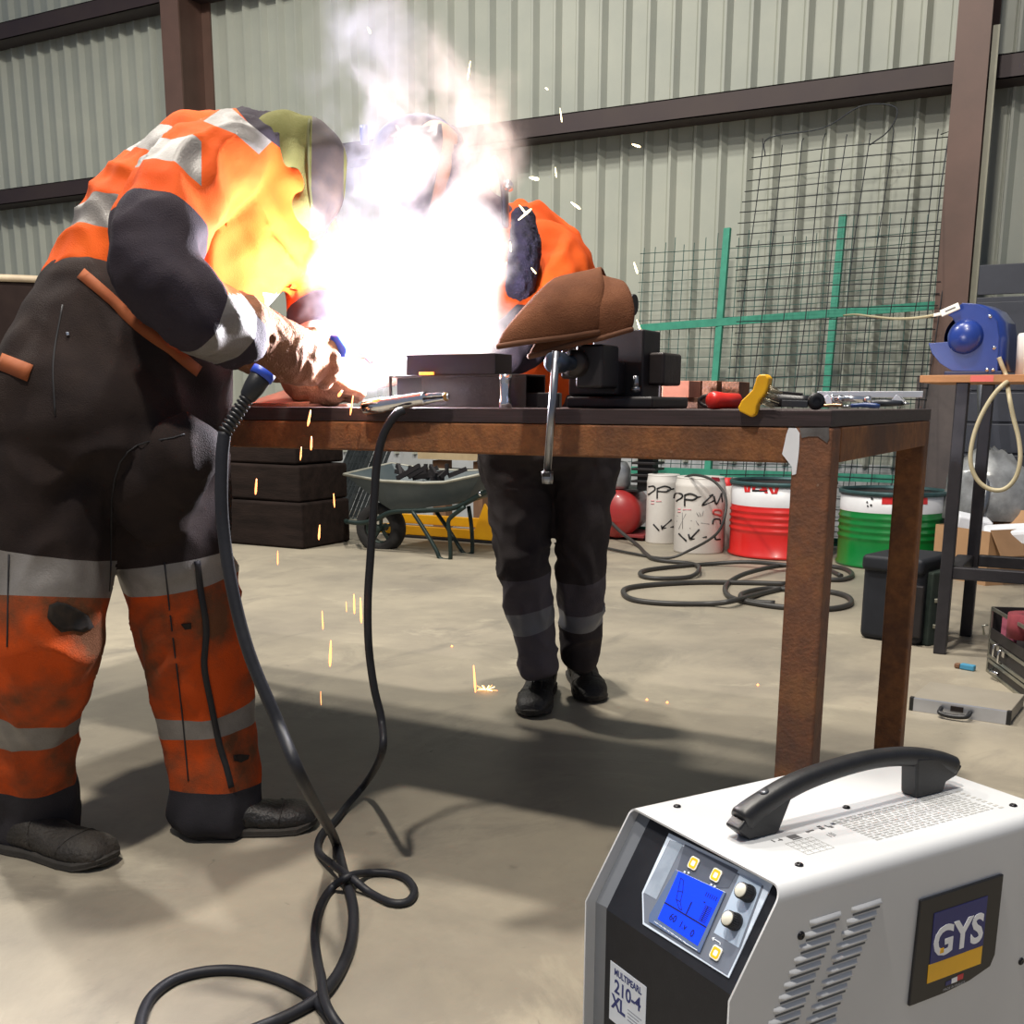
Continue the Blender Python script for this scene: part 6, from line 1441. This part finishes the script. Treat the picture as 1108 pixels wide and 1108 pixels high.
# ================================================================== SMOKE AND ADDED ARC GLARE (volumes)
def volume(name, verts_box, build_nodes, label, cat):
    b = MB(); b.span(*verts_box); m = bpy.data.materials.new(name+'_vol'); m.use_nodes = True; n = m.node_tree.nodes; n.clear()
    out = n.new('ShaderNodeOutputMaterial'); build_nodes(m.node_tree, out)
    return tag(b.build(name, m), label, cat, kind='stuff')
class N_:   # tiny node expression helper
    def __init__(s, nt): s.nt = nt; s.L = nt.links
    def m(s, op, a, b_=None, c=None, clamp=False):
        n = s.nt.nodes.new('ShaderNodeMath'); n.operation = op; n.use_clamp = clamp
        for i, v_ in enumerate((a, b_, c)):
            if v_ is None: continue
            if isinstance(v_, (int, float)): n.inputs[i].default_value = v_
            else: s.L.new(v_, n.inputs[i])
        return n.outputs[0]
    def vm(s, op, a, b_=None):
        n = s.nt.nodes.new('ShaderNodeVectorMath'); n.operation = op
        for i, v_ in enumerate((a, b_)):
            if v_ is None: continue
            if isinstance(v_, (tuple, list, Vector)): n.inputs[i].default_value = tuple(v_)
            else: s.L.new(v_, n.inputs[i])
        return n.outputs['Value'] if op in ('LENGTH', 'DOT_PRODUCT', 'DISTANCE') else n.outputs[0]
    def noise(s, vec, sc, det=5, rough=.55, dist=0):
        n = s.nt.nodes.new('ShaderNodeTexNoise'); n.inputs['Scale'].default_value = sc; n.inputs['Detail'].default_value = det; n.inputs['Roughness'].default_value = rough; n.inputs['Distortion'].default_value = dist
        s.L.new(vec, n.inputs['Vector']); return n
    def step(s, v_, a, b_, lo=0, hi=1):
        n = s.nt.nodes.new('ShaderNodeMapRange'); n.interpolation_type = 'SMOOTHSTEP'; s.L.new(v_, n.inputs[0])
        for i, k in enumerate((a, b_, lo, hi)): n.inputs[i+1].default_value = k
        return n.outputs[0]
GC = P(434, 327, 2.18)          # centre of the glare added to the smoke
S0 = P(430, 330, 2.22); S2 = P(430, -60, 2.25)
def fume_glare_nodes(nt, out):
    h = N_(nt); tc = nt.nodes.new('ShaderNodeTexCoord'); p = tc.outputs['Object']
    nz = h.noise(p, 6, 4, .6); wv = h.vm('MULTIPLY', h.vm('SUBTRACT', nz.outputs['Color'], (.5, .5, .5)), (.24, .24, .24)); q = h.vm('ADD', p, wv)
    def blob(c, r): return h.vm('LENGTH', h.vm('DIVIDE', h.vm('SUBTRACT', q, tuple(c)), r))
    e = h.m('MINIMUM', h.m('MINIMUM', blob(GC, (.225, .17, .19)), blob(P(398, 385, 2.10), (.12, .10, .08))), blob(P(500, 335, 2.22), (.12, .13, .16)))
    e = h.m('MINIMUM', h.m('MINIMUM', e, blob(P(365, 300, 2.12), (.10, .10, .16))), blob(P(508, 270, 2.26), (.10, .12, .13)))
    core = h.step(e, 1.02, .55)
    sep = nt.nodes.new('ShaderNodeSeparateXYZ'); h.L.new(p, sep.inputs[0]); z = sep.outputs[2]
    f = h.m('DIVIDE', h.m('SUBTRACT', z, S0.z), S2.z-S0.z)
    bulge = h.m('MULTIPLY', h.m('SINE', h.m('MULTIPLY', f, 4.2)), .05)
    cx_ = h.m('ADD', h.m('ADD', h.m('MULTIPLY', f, S2.x-S0.x), S0.x), bulge)
    nz = h.noise(p, 3.6, 4, .55); wv = h.vm('MULTIPLY', h.vm('SUBTRACT', nz.outputs['Color'], (.5, .5, .5)), (.42, .3, .36)); q2 = h.vm('ADD', p, wv)
    sq = nt.nodes.new('ShaderNodeSeparateXYZ'); h.L.new(q2, sq.inputs[0])
    dx = h.m('SUBTRACT', sq.outputs[0], cx_); dy = h.m('SUBTRACT', sq.outputs[1], 2.24)
    r = h.m('SQRT', h.m('ADD', h.m('MULTIPLY', dx, dx), h.m('MULTIPLY', dy, dy)))
    R_ = h.m('SUBTRACT', .27, h.m('MULTIPLY', h.m('ABSOLUTE', h.m('SUBTRACT', f, .45)), .17))
    shape = h.step(h.m('DIVIDE', r, R_), 1.0, .45)
    d1 = h.step(h.noise(q2, 7, 7, .6, .6).outputs['Fac'], .44, .66)
    fade = h.m('MULTIPLY', h.step(f, 1.05, .35), h.step(f, .08, .5, .08, 1))
    dens = h.m('MULTIPLY', h.m('MULTIPLY', shape, d1), h.m('MULTIPLY', fade, 10.0))
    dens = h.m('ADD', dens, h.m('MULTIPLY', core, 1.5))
    v_ = nt.nodes.new('ShaderNodeVolumePrincipled'); v_.inputs['Anisotropy'].default_value = .1
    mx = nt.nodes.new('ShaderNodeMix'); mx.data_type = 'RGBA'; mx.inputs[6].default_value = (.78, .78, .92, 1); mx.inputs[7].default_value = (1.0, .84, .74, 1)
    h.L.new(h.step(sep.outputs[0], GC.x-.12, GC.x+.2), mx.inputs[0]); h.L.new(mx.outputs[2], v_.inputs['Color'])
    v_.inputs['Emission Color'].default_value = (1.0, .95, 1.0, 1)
    h.L.new(dens, v_.inputs['Density']); h.L.new(h.m('MULTIPLY', core, 9.0), v_.inputs['Emission Strength'])  # core emission stands in for the overexposed glare of arc-lit smoke
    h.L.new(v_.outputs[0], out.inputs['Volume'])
volume('weld_fume_glare', ((GC.x-.48, 1.90, ZT+.002), (GC.x+.48, 2.55, S2.z+.05)), fume_glare_nodes, 'added white glow around the arc with billowing violet and peach smoke rising above', 'smoke')
